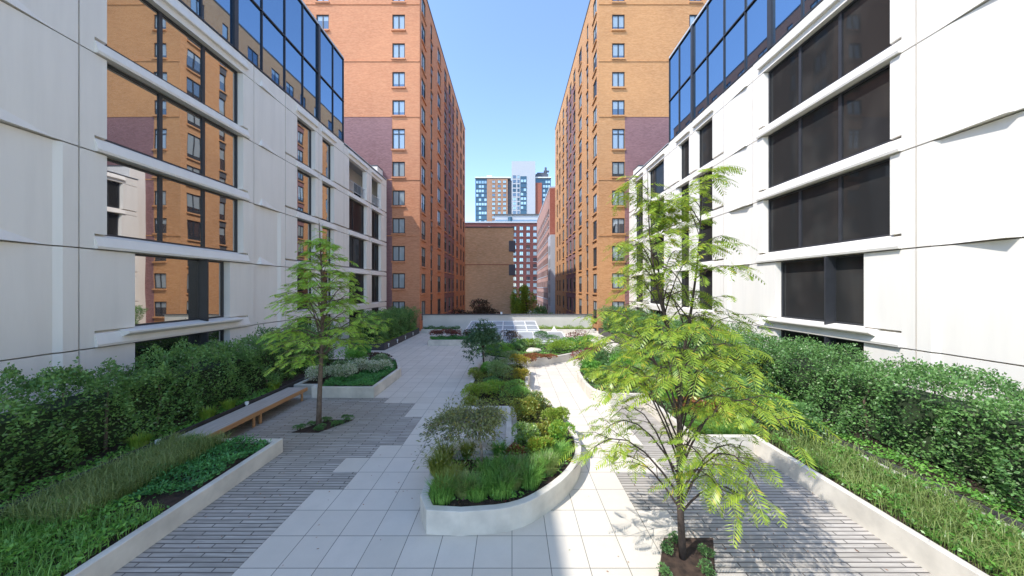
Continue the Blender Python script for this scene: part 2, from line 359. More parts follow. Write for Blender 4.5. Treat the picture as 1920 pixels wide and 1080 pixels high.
# ---------------------------------------------------------------- white precast buildings
JZ = [-.64, 2.43, 5.51, 8.55, 11.62, 14.69]
def white_building(s, Xf, gl, label, loggia):
    face = 'east' if s < 0 else 'west'
    root = empty('white_building', (Xf, 15, -6), label, 'building')
    X = lambda d: Xf-s*d                            # d metres out of the facade into the court
    def cell(mb, y0, y1, z0, z1, d0=-.32, d1=0.):
        mb.box(min(X(d0), X(d1)), max(X(d0), X(d1)), y0, y1, z0, z1)
    def extr_y(mb, prof, y0, y1):                   # profile (z,d) pushed along Y
        n = len(prof); a = [(X(d), y0, z) for z, d in prof]; b = [(X(d), y1, z) for z, d in prof]
        mb.face(a); mb.face(b[::-1])
        for i in range(n): j = (i+1) % n; mb.face([a[i], b[i], b[j], a[j]])
    def extr_z(mb, prof, z0, z1):                   # profile (y,d) pushed up
        n = len(prof); a = [(X(d), y, z0) for y, d in prof]; b = [(X(d), y, z1) for y, d in prof]
        mb.face(a); mb.face(b[::-1])
        for i in range(n): j = (i+1) % n; mb.face([a[i], b[i], b[j], a[j]])
    back = X(-14)
    body = MB(); lo, hi = sorted((back, X(-.33)))
    body.box(lo, hi, -8, 24.35, -6, 15.5); body.box(lo, hi, 24.35, 32.58, -6, 12.05)
    l2, h2 = sorted((back, X(-2.0))); body.box(l2, h2, 24.35, 32.58, 12.05, 15.4)
    body.build('core_wall', M['joint'] if False else M['white'], root)
    g = .02
    def windowed(y0, y1, w0, w1, kind, big=False):
        mb = MB()
        for i, zb in enumerate(JZ):
            if i == len(JZ)-1:
                cell(mb, y0+g, y1-g, zb+g, 15.5)
                extr_y(mb, [(14.98, 0), (14.98, .13), (15.03, .14), (15.4, 0)], w0-.25, w1+.3)
                continue
            zt = JZ[i+1]; a, b = w0, w1; kd = kind
            if big and i < 2: a, b = w0+.75, w1-.72; kd = 'fin'
            wz = zt-2.55; r = .13 if not big else .1
            extr_z(mb, [(y0+g, 0), (a-r, 0), (a, -.3), (y0+g, -.3)], wz, zt-g)
            extr_z(mb, [(y1-g, 0), (b+r, 0), (b, -.3), (y1-g, -.3)], wz, zt-g)
            if big:
                extr_y(mb, [(zb+g, .0), (zb+g, .10), (zb+.10, .12), (wz-.1, .0), (wz, -.2), (zb+g, -.2)], y0+.35, y1-.35)
                if i < 2: extr_y(mb, [(wz-.10, .30), (wz-.16, .30), (wz-.30, 0), (wz, -.2)], a-.5, b+.5)
                cell(mb, y0+g, y0+.35, zb+g, wz, -.3); cell(mb, y1-.35, y1-g, zb+g, wz, -.3)
            else:
                cell(mb, y0+g, y1-g, zb+g, wz-.12)
                extr_y(mb, [(wz-.12, 0), (wz, -.28), (wz-.12, -.28)], y0+g, y1-g)
                if i in (2, 3, 4): extr_y(mb, [(zb+g, 0), (zb+g, .09), (zb+.07, .09), (zb+.4, 0)], w0-.2, w1+.35)
            op = b-a
            if loggia and y0 > 24 and i == 4: continue
            window(root, kd, op+.02, zt-wz-.01, (X(-.2), (a+b)/2, wz), face, gl)
        return mb.build('facade_panel', M['white'], root)
    def blank(y0, y1):
        mb = MB()
        for i, zb in enumerate(JZ):
            zt = JZ[i+1] if i < len(JZ)-1 else 15.5
            if i in (0, 1, 2):
                ym = y0+(y1-y0)*.78
                cell(mb, y0+g, ym, zb+g, zt-g, -.32, -.1); extr_z(mb, [(ym, -.1), (ym+.14, 0), (y1-g, 0), (y1-g, -.3), (ym, -.3)], zb+g, zt-g)
                zz = 0 if i else 0
                ext = [(X(-.1), ym-.1, zt-g), (X(.02), y0+g+.2, zt-g), (X(-.1), y0+g+.2, zt-.4)]
            else: cell(mb, y0+g, y1-g, zb+g, zt-g)
            if i > 1:
                A = (X(0), y1-.5, zb+g); B = (X(.11), y0+.4, zb+g); C = (X(0), y0+.3, zb+g); D = (X(0), y0+.5, zb+.42)
                if i == 2: A, C, D = (X(-.1), y1-.6, zb+g), (X(-.1), y0+.3, zb+g), (X(-.1), y0+.5, zb+.42)
                mb.face([A, B, D]); mb.face([B, C, D]); mb.face([A, C, B])
        mb.build('facade_panel', M['white'], root)
    windowed(9.45, 15.85, 10.2, 15.12, 'triple', True)
    blank(15.85, 18.05); blank(7.25, 9.45)
    windowed(18.05, 21.19, 19.18, 20.68, 'plain'); windowed(21.19, 24.35, 21.70, 22.86, 'plain')
    windowed(4.1, 7.25, 5.2, 6.7, 'plain'); windowed(.95, 4.1, 1.8, 3.0, 'plain')
    gl = 'glassR'; windowed(24.35, 28.75, 25.25, 28.0, 'offset'); windowed(28.75, 32.6, 29.3, 31.1, 'pair')
    mb = MB(); cell(mb, -8, .94, -6, 15.5)
    lo, hi = sorted((back, X(-.32))); mb.box(lo, hi, 32.582, 32.6, -6, 15.5); cell(mb, .95, 32.6, -6, JZ[0]-g)
    mb.build('side_wall', M['white'], root)
    lo, hi = sorted((back, X(-.95))); lk = MB().box(lo, hi, 32.605, 33.97, -6, 16.9); lk.box(lo, hi+.0, 32.6, 33.975, 16.902, 17.05, 1); lk.build('link_block', [M['white'], M['cap']], root)
    # parapet coping
    mb = MB(); lo, hi = sorted((X(-.4), X(.03))); mb.box(lo, hi, 24.4, 32.65, 15.502, 15.56)
    lo, hi = sorted((back, X(-.4))); mb.box(lo, hi, 32.3, 32.65, 15.502, 15.56); mb.build('coping', M['greyp'], root)
    lo, hi = sorted((back, X(0))); MB().box(lo, hi, 24.36, 32.6, 15.40, 15.5).build('roof', M['greyp'], root)
    if loggia:
        for (a, b) in ((25.2, 28.05), (29.25, 31.15)):
            rm = MB(); x = X(-.15)
            for k in range(2): rm.box(x-.02, x+.02, a, b, 12.3+k*.75, 12.34+k*.75)
            n = int((b-a)/.14)
            for k in range(n+1): rm.box(x-.008, x+.008, a+k*.14, a+k*.14+.016, 12.34, 13.05)
            rm.build('balcony_railing', M['greyp'], root)
            window(root, 'pair', (b-a)*.6, 2.2, (X(-1.9), a+(b-a)*.62, 12.1), face, gl)
    # glazed upper storeys
    top = 22.0; lo, hi = sorted((back, X(-.12)))
    MB().box(lo, hi, -8, 24.2, 15.5, top-.1).build('upper_core', M['greyd'], root)
    ys = [24.32, 22.9, 21.19, 19.6, 18.05, 16.4, 14.8, 13.2, 11.6, 10, 8.4, 6.8, 5.2, 3.6, 2, .4, -1.2]
    fr = MB()
    for i in range(len(ys)-1):
        w = .22 if i in (2, 6, 10) else .05
        lo, hi = sorted((X(-.1), X(.05 if w > .1 else .0))); fr.box(lo, hi, ys[i]-w/2, ys[i]+w/2, 15.56, top)
        for (z0, z1) in ((15.6, 18.7), (18.75, 21.95)):
            lo, hi = sorted((X(-.1), X(-.06))); MB().box(lo, hi, ys[i+1]+.02, ys[i]-.02, z0, z1).build('curtain_wall_pane', M['glassB'], root)
    for z in (15.53, 18.70, top-.08):
        lo, hi = sorted((X(-.12), X(.02))); fr.box(lo, hi, -8, 24.34, z, z+.07)
    fr.build('mullion_frame', M['frame'], root)
    lo, hi = sorted((back, X(-.12))); MB().box(lo, hi, 24.2, 24.26, 15.56, top).build('end_pane', M['glassB'], root)
    lo, hi = sorted((back, X(0))); MB().box(lo, hi, -8, 24.33, top, top+.15).build('upper_roof', M['greyp'], root)
    return root
white_building(-1, -13., 'glassL', 'white precast building whose big windows mirror orange brick, behind the wooden bench', True)
white_building(1, 12.13, 'glassR', 'white precast building with dark windows behind the tall feathery tree', False)

# ---------------------------------------------------------------- brick towers flanking the gap
ROWS = [(-1.85, 1.65), (1.2, 1.65), (4.24, 1.65), (7.2, 1.65), (10.2, 1.65), (13.2, 1.65), (16.3, 1.65), (19.3, 2.2), (22.95, 1.65), (26.0, 1.65), (29.1, 1.65), (32.2, 1.65), (35.2, 1.65)]
def brick_building(s, Xc, Yf, Ye, top, bm, label, fx, px):
    root = empty('brick_building', (Xc+s*6, Yf+4, -6), label, 'building')
    side = 'east' if s < 0 else 'west'
    cols = [(35.5, 1.6, 'pair'), (38.95, .8, 'plain'), (43.1, 1.8, 'pair'), (47.2, 1.6, 'pair'), (50.3, 1.7, 'pair'), (53.4, 1.4, 'pair'), (57.3, 1.7, 'pair'), (61.6, 1.7, 'pair'), (65.1, 1.6, 'pair')]
    SR = [(z-.5, h+.5) for z, h in ROWS]
    rs = [(c-w/2, c+w/2, z, z+h) for c, w, k in cols for z, h in SR]
    mb = MB(); holes(mb, Xc, side, Yf, Ye, -6, top, rs)
    fcols = [Xc+s*a for a in fx]
    rf = [(c-.68, c+.68, z, z+h) for c in fcols for z, h in ROWS[1:]]
    a, b = sorted((Xc, Xc+s*17)); holes(mb, Yf, 'front', a, b, -6, top, rf)
    mb.face([(a, Ye, -6), (b, Ye, -6), (b, Ye, top), (a, Ye, top)])
    mb.face([(a, Yf, top-.8), (b, Yf, top-.8), (b, Ye, top-.8), (a, Ye, top-.8)])
    o = Xc+s*17; mb.face([(o, Yf, -6), (o, Ye, -6), (o, Ye, top), (o, Yf, top)])
    mb.build('wall', M[bm], root)
    bk = MB(); lo, hi = sorted((Xc+s*.17, Xc+s*16.9)); bk.box(lo, hi, Yf+.165, Ye-.05, -6, top-.85); bk.build('inner_wall', M['greyd'], root)
    cp = MB(); t = .35
    lo, hi = sorted((Xc-s*.06, Xc+s*t)); cp.box(lo, hi, Yf-.06, Ye+.06, top+.002, top+.2)
    lo, hi = sorted((Xc+s*t, Xc+s*17)); cp.box(lo, hi, Yf-.06, Yf+t, top+.002, top+.2); cp.build('coping', M['cap'], root)
    # purple brick inlay (a few millimetres proud) and belt courses
    pp = MB(); e = .02
    def sidebox(y0, y1, z0, z1, q=e): lo, hi = sorted((Xc, Xc-s*q)); pp.box(lo, hi, y0, y1, z0, z1)
    for (c0, c1) in ((48.02, 49.43), (51.17, 52.68)):
        sidebox(c0, c1, -6, top-3.2)
    for (zb, h), (zn, _) in zip(SR, SR[1:]):
        for c, w, k in cols[3:6]: sidebox(c-w/2, c+w/2, zb+h+.01, zn-.19)
    lo, hi = sorted((Xc+s*px, Xc+s*17)); hz = 22.85
    for c in fcols: pass
    segs = [c for c in fcols if lo < c < hi]
    xs = [lo]+[q for c in sorted(segs) for q in (c-.7, c+.7)]+[hi]
    for i in range(0, len(xs), 2): pp.box(xs[i], xs[i+1], Yf-e, Yf, -6, hz)
    pp.build('brick_inlay', M['purple'], root)
    bc = MB(); a, b = sorted((Xc-s*.0, Xc+s*17))
    for z in (10.0, 16.05, 22.86, 28.85, 35.):
        bc.box(a, b, Yf-.05, Yf, z-.1, z)
    bc.build('belt_course', M[bm], root)
    # dark metal strip with the narrow windows
    ms = MB()
    for (zb, h), (zn, _) in zip(SR, SR[1:]): lo, hi = sorted((Xc-s*.0, Xc-s*.03)); ms.box(lo, hi, 38.55, 39.35, zb+h+.01, zn-.19)
    ms.build('spandrel_strip', M['cap'], root)
    rr = random.Random(3+s)
    far = MB(); farp = MB()
    for c, w, k in cols:
        for z, h in SR:
            kd = 'grille' if k == 'pair' else k
            pane = rr.choice(['glassW', 'blind70', 'blind45', 'glassD', 'blind30'])
            if c > 60:
                lo, hi = sorted((Xc+s*.1, Xc+s*.14)); far.box(lo, hi, c-w/2, c+w/2, z, z+.08); far.box(lo, hi, c-w/2, c+w/2, z+h-.08, z+h)
                far.box(lo, hi, c-.05, c+.05, z+.08, z+h-.08); far.box(lo, hi, c-w/2, c-w/2+.08, z+.08, z+h-.08); far.box(lo, hi, c+w/2-.08, c+w/2, z+.08, z+h-.08)
                lo, hi = sorted((Xc+s*.13, Xc+s*.15)); far.box(lo, hi, c-w/2+.08, c+w/2-.08, z+.08, z+h-.08, 1); continue
            window(root, kd, w, h, (Xc+s*.06, c, z), side, pane, bm)
    o = far.build('far_windows', [M['frame'], M['glassD']], root); o['kind'] = 'stuff'
    for c in fcols:
        for z, h in ROWS[1:]:
            window(root, 'tall' if h > 2 else 'pair', 1.36, h, (c, Yf+.06, z), 'front', rr.choice(['glassW', 'glassW', 'blind80', 'blind55', 'blind35']), bm)
    return root
brick_building(-1, -9.97, 34, 66.8, 37.9, 'brickL', 'tall orange brick building standing left of the sky gap', (2.28, 10.5), 2.99)
brick_building(1, 9.34, 34, 68, 38.5, 'brickR', 'tall golden brick building standing right of the sky gap', (2.16, 10.5), 2.86)

# ---------------------------------------------------------------- buildings down the street
t = empty('tan_brick_building', (-5.3, 76, -6), 'plain tan brick building with a blank wall at the end of the court', 'building')
MB().box(-11.2, .35, 70, 84, -6, 17.7).build('wall', M['tanb'], t)
MB().box(-11.4, .5, 69.85, 84.1, 17.702, 17.95).build('coping', M['cap'], t)
for z in (12.4, 7.1):
    MB().box(-.68, .75, 69.8, 72.5, z, z+2.4).build('corner_window', M['greyd'], t)
MB().box(-11.2, .35, 69.96, 70, 9.4, 9.55).build('belt_course', M['redb2'], t)
def vent(x, y, z, h, label):
    v = empty('roof_vent', (x, y, z), label, 'roof vent')
    MB().tube([(x, y, z), (x, y, z+h)], .12, 8).build('pipe', M['whitem'], v); MB().tube([(x, y, z+h), (x, y, z+h+.12)], .22, 8).build('cowl', M['whitem'], v)
vent(-5.4, 75, 17.95, .9, 'thin white vent pipe on the roof of the tan brick building')
def grid_building(name, label, x0, x1, y0, y1, z0, z1, bm, cols, rows, w, h, pane, face='front', pale=True, sill=None):
    root = empty(name, ((x0+x1)/2, (y0+y1)/2, z0), label, 'building')
    mb = MB(); rects = [(c-w/2, c+w/2, z, z+h) for c in cols for z in rows]
    if face == 'front':
        holes(mb, y0, 'front', x0, x1, z0, z1, rects); mb.face([(x0, y0, z0), (x0, y1, z0), (x0, y1, z1), (x0, y0, z1)])
    else:
        holes(mb, x0, 'west', y0, y1, z0, z1, rects); mb.face([(x0, y0, z0), (x1, y0, z0), (x1, y0, z1), (x0, y0, z1)])
    mb.face([(x1, y0, z0), (x1, y1, z0), (x1, y1, z1), (x1, y0, z1)]); mb.face([(x0, y1, z0), (x1, y1, z0), (x1, y1, z1), (x0, y1, z1)])
    mb.face([(x0, y0, z1-.3), (x1, y0, z1-.3), (x1, y1, z1-.3), (x0, y1, z1-.3)])
    mb.build('wall', M[bm], root)
    rr = random.Random(len(label))
    for c in cols:
        for z in rows:
            pos = (c, y0+.06, z) if face == 'front' else (x0+.06, c, z)
            window(root, 'pair', w, h, pos, face, rr.choice(pane), sill)
    return root
red = grid_building('red_brick_building', 'dark red brick apartment block with a grid of pale windows behind the tan wall', -26, 19, 150, 170, -6, 35.3, 'redb',
    [1.2+3.25*i for i in range(5)], [-1+3.0*i for i in range(12)], 1.7, 1.7, ['glassP', 'glassP', 'glassW', 'glassD'], sill='greyp')
MB().box(-26.3, 19.3, 149.7, 170.2, 35.302, 36.0).build('coping', M['greyp'], red)
MB().box(-8.2, 14, 152, 168, 35.9, 39.4).build('penthouse', M['greyp'], red); MB().box(-8.6, 14.4, 151.6, 168.4, 39.402, 40.0).build('penthouse_roof', M['cap'], red)
MB().box(-8.0, 14, 151.9, 152, 36.2, 37.2).build('penthouse_window', M['glassD'], red)
MB().tube([(-.9, 151, 36), (-.9, 151, 38.2)], 1.1, 10).build('roof_tank', M['glassT'], red)
rowb = grid_building('rose_brick_building', 'long rose brick apartment block receding between tan wall and golden building', 9.0, 22, 75, 113, -6, 28.1, 'pinkb',
    [77.3+3.1*i for i in range(12)], [-1.4+2.95*i for i in range(8)]+[22.1], 1.9, 1.6, ['glassP', 'glassW', 'glassD'], 'west', sill='greyp')
MB().box(8.9, 22.1, 74.98, 113.1, 28.102, 28.5).build('coping', M['greyp'], rowb)
MB().box(9.02, 22, 74.9, 74.995, 10, 28.1).build('end_wall_facing', M['redb2'], rowb)
pal = grid_building('pale_panel_building', 'narrow pale panelled building beside the golden brick building', 8.55, 14, 70, 74.6, -6, 16.2, 'greyp',
    [71.2, 73.2], [0.2+2.9*i for i in range(5)], 1.2, 2.0, ['glassD'], 'west')
# far tower cluster
tw = empty('apartment_tower', (3, 225, -6), 'distant apartment tower with white shaft, orange brick and blue glass', 'tower')
px = lambda p, Y=215: (p-960)*Y/590
zz = lambda p, Y=215: 4.3+(540-p)*Y/590
MB().box(px(913), px(952), 215, 240, -6, zz(335)).build('brick_wing', M['torange'], tw)
MB().box(px(891), px(913)-.01, 216, 240, -6, zz(334)).build('glass_wing', M['glassT'], tw)
MB().box(px(952), px(959.4), 216.5, 240, -6, zz(337)).build('recessed_wall', M['greyd'], tw)
MB().box(px(959.4), px(1003.4), 213.5, 238, -6, zz(304)).build('white_shaft', M['greyp'], tw)
MB().box(px(999), px(1033), 215.5, 240, -6, zz(334)).build('blue_wing', M['glassT'], tw)
MB().box(px(1001), px(1016), 214.6, 215.49, -6, zz(343)).build('red_panel', M['redb2'], tw)
MB().box(px(975.5), px(987), 213.3, 213.49, -6, zz(332)).build('glass_bay', M['glassT'], tw)
cp = MB().box(px(890.5), px(958), 214.7, 240, zz(334), zz(331.5)).box(px(1003.5), px(1033.6), 214.7, 240, zz(334), zz(331.7)); cp.build('parapet', M['whitem'], tw)
hb = MB().box(px(912), px(922), 217, 225, zz(331.5), zz(327)); hb.build('rooftop_housing', M['whitem'], tw)
hb = MB().box(px(1005), px(1029), 218, 228, zz(331.7), zz(323)); hb.box(px(1008), px(1027), 219, 226, zz(323), zz(319.5)); hb.build('rooftop_housing', M['greyd'], tw)
hb = MB().tube([(px(1024.5), 220, zz(323)), (px(1024.5), 220, zz(309))], .8, 6).box(px(1021), px(1031), 219.5, 220.5, zz(318), zz(315)); hb.build('rooftop_mast', M['greyd'], tw)
rr = random.Random(5)
for cx in (925.5, 936, 946):
    for k in range(10): window(tw, 'pair', 2.0, 1.7, (px(cx), 214.93, zz(343+8.3*k)), 'front', rr.choice(['glassP', 'glassP', 'glassW', 'glassD']), 'greyp')
for cx, w in ((964.5, 2.2), (972, 1.5)):
    for k in range(10): window(tw, 'pair', w, 2.1, (px(cx), 213.43, zz(336+8.3*k)), 'front', rr.choice(['glassD', 'glassT', 'glassP']))
gp = MB(); gf = MB()
for (a, b, n, Y) in ((892, 912.5, 4, 215.9), (1017.5, 1032, 3, 215.4), (976, 986.6, 2, 213.2)):
    for k in range(11):
        for j in range(n):
            x0 = px(a+(b-a)*j/n+.6); x1 = px(a+(b-a)*(j+1)/n-.5); z0 = zz(343+8.3*k); z1 = z0+1.7
            if rr.random() < .62: gp.box(x0, x1, Y, Y+.09, z0, z1)
        gf.box(px(a), px(b), Y-.1, Y+.05, zz(345+8.3*k), zz(344.4+8.3*k))
o = gp.build('glass_wing_panes', M['glassP'], tw); o['kind'] = 'stuff'
gf.build('floor_slab_edge', M['greyd'], tw)

# ---------------------------------------------------------------- end wall of the deck
w = empty('parapet_wall', (-.5, 31.3, 0), 'long pale grey parapet wall with dark cap closing the far end of the deck', 'wall')
MB().box(-8.85, 7.95, 31.2, 31.45, 0, 1.62).build('wall', M['wallc'], w); MB().box(-8.95, 8.05, 31.12, 31.53, 1.622, 1.70).build('cap', M['cap'], w)

# ---------------------------------------------------------------- planters
def soil_in(root, poly, z): MB().prism(poly, z-.3 if z > .32 else .005, z).build('soil', M['soil'], root)
def offset(poly, d):
    n = len(poly); out = []
    for i in range(n):
        p0, p, p1 = Vector(poly[i-1][:2]), Vector(poly[i][:2]), Vector(poly[(i+1) % n][:2])
        a = (p-p0).normalized(); b = (p1-p).normalized(); na = Vector((-a.y, a.x)); nb = Vector((-b.y, b.x)); m = (na+nb)
        m = m.normalized()*(d/max(.35, m.normalized().dot(na))); out.append((p.x+m.x, p.y+m.y))
    return out
def planter(name, poly, h, label, mat='conc', th=.14, cat='planter', bev=.012):
    """counter clockwise outline; rim wall, soil inside"""
    cx = sum(p[0] for p in poly)/len(poly); cy = sum(p[1] for p in poly)/len(poly)
    root = empty(name, (cx, cy, 0), label, cat); inn = offset(poly, th); mb = MB(); n = len(poly); b = 0
    mb.v = [(p[0], p[1], 0) for p in poly]+[(p[0], p[1], h) for p in poly]+[(p[0], p[1], h) for p in inn]+[(p[0], p[1], 0) for p in inn]
    for i in range(n):
        j = (i+1) % n
        mb.f += [[i, j, n+j, n+i], [n+i, n+j, 2*n+j, 2*n+i], [2*n+i, 2*n+j, 3*n+j, 3*n+i]]; mb.mi += [0]*3
    mb.build('rim', M[mat], root, bevel=bev)
    soil_in(root, offset(poly, th-.02), h-.06); return root
def smooth(pts, it=3, closed=True):
    for _ in range(it):
        q = []
        n = len(pts)
        for i in range(n):
            a, b = pts[i], pts[(i+1) % n]; q += [(a[0]*.75+b[0]*.25, a[1]*.75+b[1]*.25), (a[0]*.25+b[0]*.75, a[1]*.25+b[1]*.75)]
        pts = q
    return pts
# centre island: straight left edge, serpentine right edge, cut out by the paved nook
right = [(-.9, 5.45), (.1, 5.55), (.8, 6.1), (1.35, 6.75), (1.72, 7.6), (1.74, 8.6), (1.55, 9.8), (1.25, 10.9), (.85, 11.7), (.62, 12.6), (.72, 13.8), (.9, 15.0), (.5, 16.1), (-.6, 16.4)]
def crv(pts, it=2):
    for _ in range(it):
        q = [pts[0]]
        for a, b in zip(pts, pts[1:]): q += [(a[0]*.75+b[0]*.25, a[1]*.75+b[1]*.25), (a[0]*.25+b[0]*.75, a[1]*.25+b[1]*.75)]
        q.append(pts[-1]); pts = q
    return pts
isl = [(-1.75, 7.36), (-1.72, 5.9), (-1.5, 5.5)]+crv(right)+[(-1.7, 16.2), (-1.75, 10.16), (.0, 10.16), (.0, 7.36)]
planter('island_planter', isl, .42, 'large serpentine concrete planter running down the middle of the deck')
nk = empty('seating_nook', (-.9, 8.8, 0), 'square concrete nook with pale rim sunk into the central planter', 'nook')
MB().box(-1.66, .0-.001, 10.02, 10.155, 0, .5).box(-.16, -.002, 7.5, 10.019, 0, .5).box(-1.66, -.002, 7.365, 7.499, 0, .5).build('rim', M['conc'], nk, bevel=.01)
MB().box(-1.55, -.5, 8.2, 9.4, .004, .38).build('plinth', M['wallc'], nk, bevel=.01)
c2 = crv([(-1.75, 19.6), (-1.7, 18.3), (-.9, 17.5), (.7, 17.15), (2.0, 17.5), (3.3, 18.5), (4.7, 19.7), (5.9, 20.7), (6.4, 22.0), (5.6, 23.0)], 2)+[(4.2, 23.2), (4.2, 22.2), (-.9, 22.2), (-1.8, 21.4)]
planter('garden_planter', c2, .42, 'curved concrete planter in front of the glazed skylights')
planter('box_planter', [(-6.3, 23.5), (-2.9, 23.5), (-2.9, 25.6), (-6.3, 25.6)], .42, 'low box planter with red shrubs before the far wall')
planter('bed_planter', [(-7.85, 12.3), (-5.4, 12.3), (-5.4, 15.3), (-6.3, 17.4), (-8.76, 17.4), (-8.76, 12.62), (-7.85, 12.62)], .42, 'angular concrete planter at the far end of the wooden bench')
planter('bed_planter', [(-8.76, -4), (-6.0, -4), (-6.0, 8.25), (-8.76, 8.25)], .36, 'long concrete planter with grasses nearest the bench')
rb = crv([(8.15, 17.5), (6.3, 17.6), (4.6, 17.2), (3.5, 16.2), (3.0, 14.8), (2.95, 13.2), (3.0, 12.0), (3.6, 11.5)], 2)+[(4.72, 11.5), (4.72, 8.2), (6.3, 8.2), (6.3, -4), (8.15, -4)]
planter('bed_planter', rb, .42, 'big angular concrete planter below the right hedge')
planter('wall_planter', [(1.9, 30.1), (7.9, 30.1), (7.9, 31.18), (1.9, 31.18)], .34, 'low planter strip with lime plants against the parapet wall')
planter('wall_planter', [(-8.7, 30.1), (-5.0, 30.1), (-5.0, 31.18), (-8.7, 31.18)], .34, 'low white planter strip in the corner beside the dark hedge trough')
def trough(x0, x1, y0, y1, label): return planter('steel_trough', [(x0, y0), (x1, y0), (x1, y1), (x0, y1)], .5, label, 'steel', .05, 'planter', .004)
trough(-11.3, -8.8, -4, 16.8, 'long dark steel trough behind the wooden bench')
trough(-11.3, -8.8, 21.7, 29.9, 'dark steel trough with small lights under the far left hedge')
trough(8.2, 10.7, -4, 19.4, 'long dark steel trough under the near right hedge')
trough(8.2, 10.7, 20.6, 29.9, 'brown steel trough under the far right hedge')

# ---------------------------------------------------------------- foliage builders
def hedge(name, x0, x1, y0, y1, z0, z1, mat, n, size, label, lump=.24):
    root = empty(name, ((x0+x1)/2, (y0+y1)/2, z0), label, 'hedge')
    def lumpf(P): return lump*(np.sin(P[:, 1]*1.9+1.3)*np.sin(P[:, 2]*2.3+P[:, 0])+.6*np.sin(P[:, 1]*4.7+P[:, 2]*3.1)+.4*np.sin(P[:, 0]*5+P[:, 1]*7.3))
    L = y1-y0; Wd = x1-x0; H = z1-z0; areas = np.array([L*H, L*H, L*Wd, Wd*H, Wd*H]); cnt = (n*areas/areas.sum()).astype(int); Q = []
    for k, c in enumerate(cnt):
        u, v = rng.random(c), rng.random(c)
        if k == 0: P = np.stack([np.full(c, x0), y0+L*u, z0+H*v], 1); nn = np.array([-1, 0, .3])
        if k == 1: P = np.stack([np.full(c, x1), y0+L*u, z0+H*v], 1); nn = np.array([1, 0, .3])
        if k == 2: P = np.stack([x0+Wd*u, y0+L*v, np.full(c, z1)], 1); nn = np.array([0, 0, 1.])
        if k == 3: P = np.stack([x0+Wd*u, np.full(c, y0), z0+H*v], 1); nn = np.array([0, -1, .3])
        if k == 4: P = np.stack([x0+Wd*u, np.full(c, y1), z0+H*v], 1); nn = np.array([0, 1, .3])
        clump = (np.sin(P[:, 1]*6.1+P[:, 2]*4.7+k)+np.sin(P[:, 1]*11.3-P[:, 2]*9.1+P[:, 0]*8))*.08
        dd = lumpf(P)+clump-np.abs(rng.normal(0, .17, c))+(rng.random(c) < .04)*rng.uniform(0, .22, c)
        P = P+nn*dd[:, None]; Q.append(leaves(P, np.tile(nn, (c, 1)), size, .55, .5, .8))
    st = MB()
    for i in range(int(L/.55)):
        y = y0+.3+i*.55; x = x0+Wd*.5+random.uniform(-.35, .35)*Wd
        st.tube([(x, y, z0-.05), (x+random.uniform(-.1, .1), y+.05, z0+H*.5), (x+random.uniform(-.2, .2), y, z1-.2)], [.035, .025, .01], 5)
    quads('foliage', np.concatenate(Q), [LF[mat]], root)
    st.box(x0+.5, x1-.5, y0+.4, y1-.4, z0+.05, z1-.5, 1)  # dark box added inside the stems mesh to block light through the leaves
    st.build('stems', [M['bark'], M['core']], root); return root
def shrub(x, y, z, rx, ry, rz, mat, label, n=900, size=.07, cat='shrub', group=None, name='shrub', lumps=7, asp=.5, jit=.6, up=.5, mix=None):
    """rounded bush: several overlapping leaf lumps on short stems"""
    st = MB(); Q = []
    cs = [(x+random.uniform(-.5, .5)*rx, y+random.uniform(-.5, .5)*ry, z+rz*random.uniform(.35, 1.15), random.uniform(.42, .62)) for _ in range(lumps)]
    for (a, b, c, k) in cs:
        m = n//lumps; d = unit(rng.normal(0, 1, (m, 3))); d[:, 2] = np.where(d[:, 2] < -.35, -d[:, 2], d[:, 2]); rad = rng.uniform(.55, 1.05, m)**.5
        P = np.array([a, b, c])+d*rad[:, None]*np.array([rx*k, ry*k, rz*k*.95]); P[:, 2] = np.maximum(P[:, 2], z+.02)
        Q.append(leaves(P, d+np.array([0, 0, .35]), size, asp, up, jit))
        st.tube([(x+(a-x)*.15, y+(b-y)*.15, z-.04), (x+(a-x)*.6, y+(b-y)*.6, z+(c-z)*.6), (a, b, c)], [.018, .013, .006], 4)
    mats = [LF[mat], M['barkd']]
    if mix: mats = [LF[mat], LF[mix], M['barkd']]
    Q = np.concatenate(Q); mi = (rng.random(len(Q)) < .3).astype(np.int32) if mix else None
    o = quads(name, Q, mats, mi=mi, extra=st, loc=(x, y, z)); return tag(o, label, cat, group)
def tuft(x, y, z, r, h, mat, label, n=260, wid=.012, lean=.6, cat='grass clump', group=None, name='grass_clump'):
    a = rng.uniform(0, 6.283, n); q = r*np.sqrt(rng.random(n)); P = np.stack([x+q*np.cos(a), y+q*np.sin(a), np.full(n, z)], 1)
    dr = np.stack([np.cos(a+rng.normal(0, .5, n)), np.sin(a+rng.normal(0, .5, n)), np.zeros(n)], 1)
    return tag(quads(name, blades(P, h, wid, lean, dr), [LF[mat]], loc=(x, y, z)), label, cat, group)
def cover(poly_fn, bounds, z, h, mat, n, size, name, label, cat='ground cover', flat=False, asp=.35):
    x0, x1, y0, y1 = bounds; P = np.stack([rng.uniform(x0, x1, n), rng.uniform(y0, y1, n), np.zeros(n)], 1); P = P[poly_fn(P[:, 0], P[:, 1])]
    m = len(P); lump = .5+.25*np.sin(P[:, 0]*5.1+1.7*np.sin(P[:, 1]*3))+.25*np.sin(P[:, 1]*5.7+2*np.sin(P[:, 0]*2.3))
    P[:, 2] = z+h*lump*rng.uniform(.3, 1, m)
    a = rng.uniform(0, 6.283, m); D = np.stack([np.cos(a), np.sin(a), rng.uniform(.1, .8, m)], 1)
    return tag(quads(name, leaves(P, D, size, asp, .6, .3), [LF[mat]]), label, cat, kind='stuff')
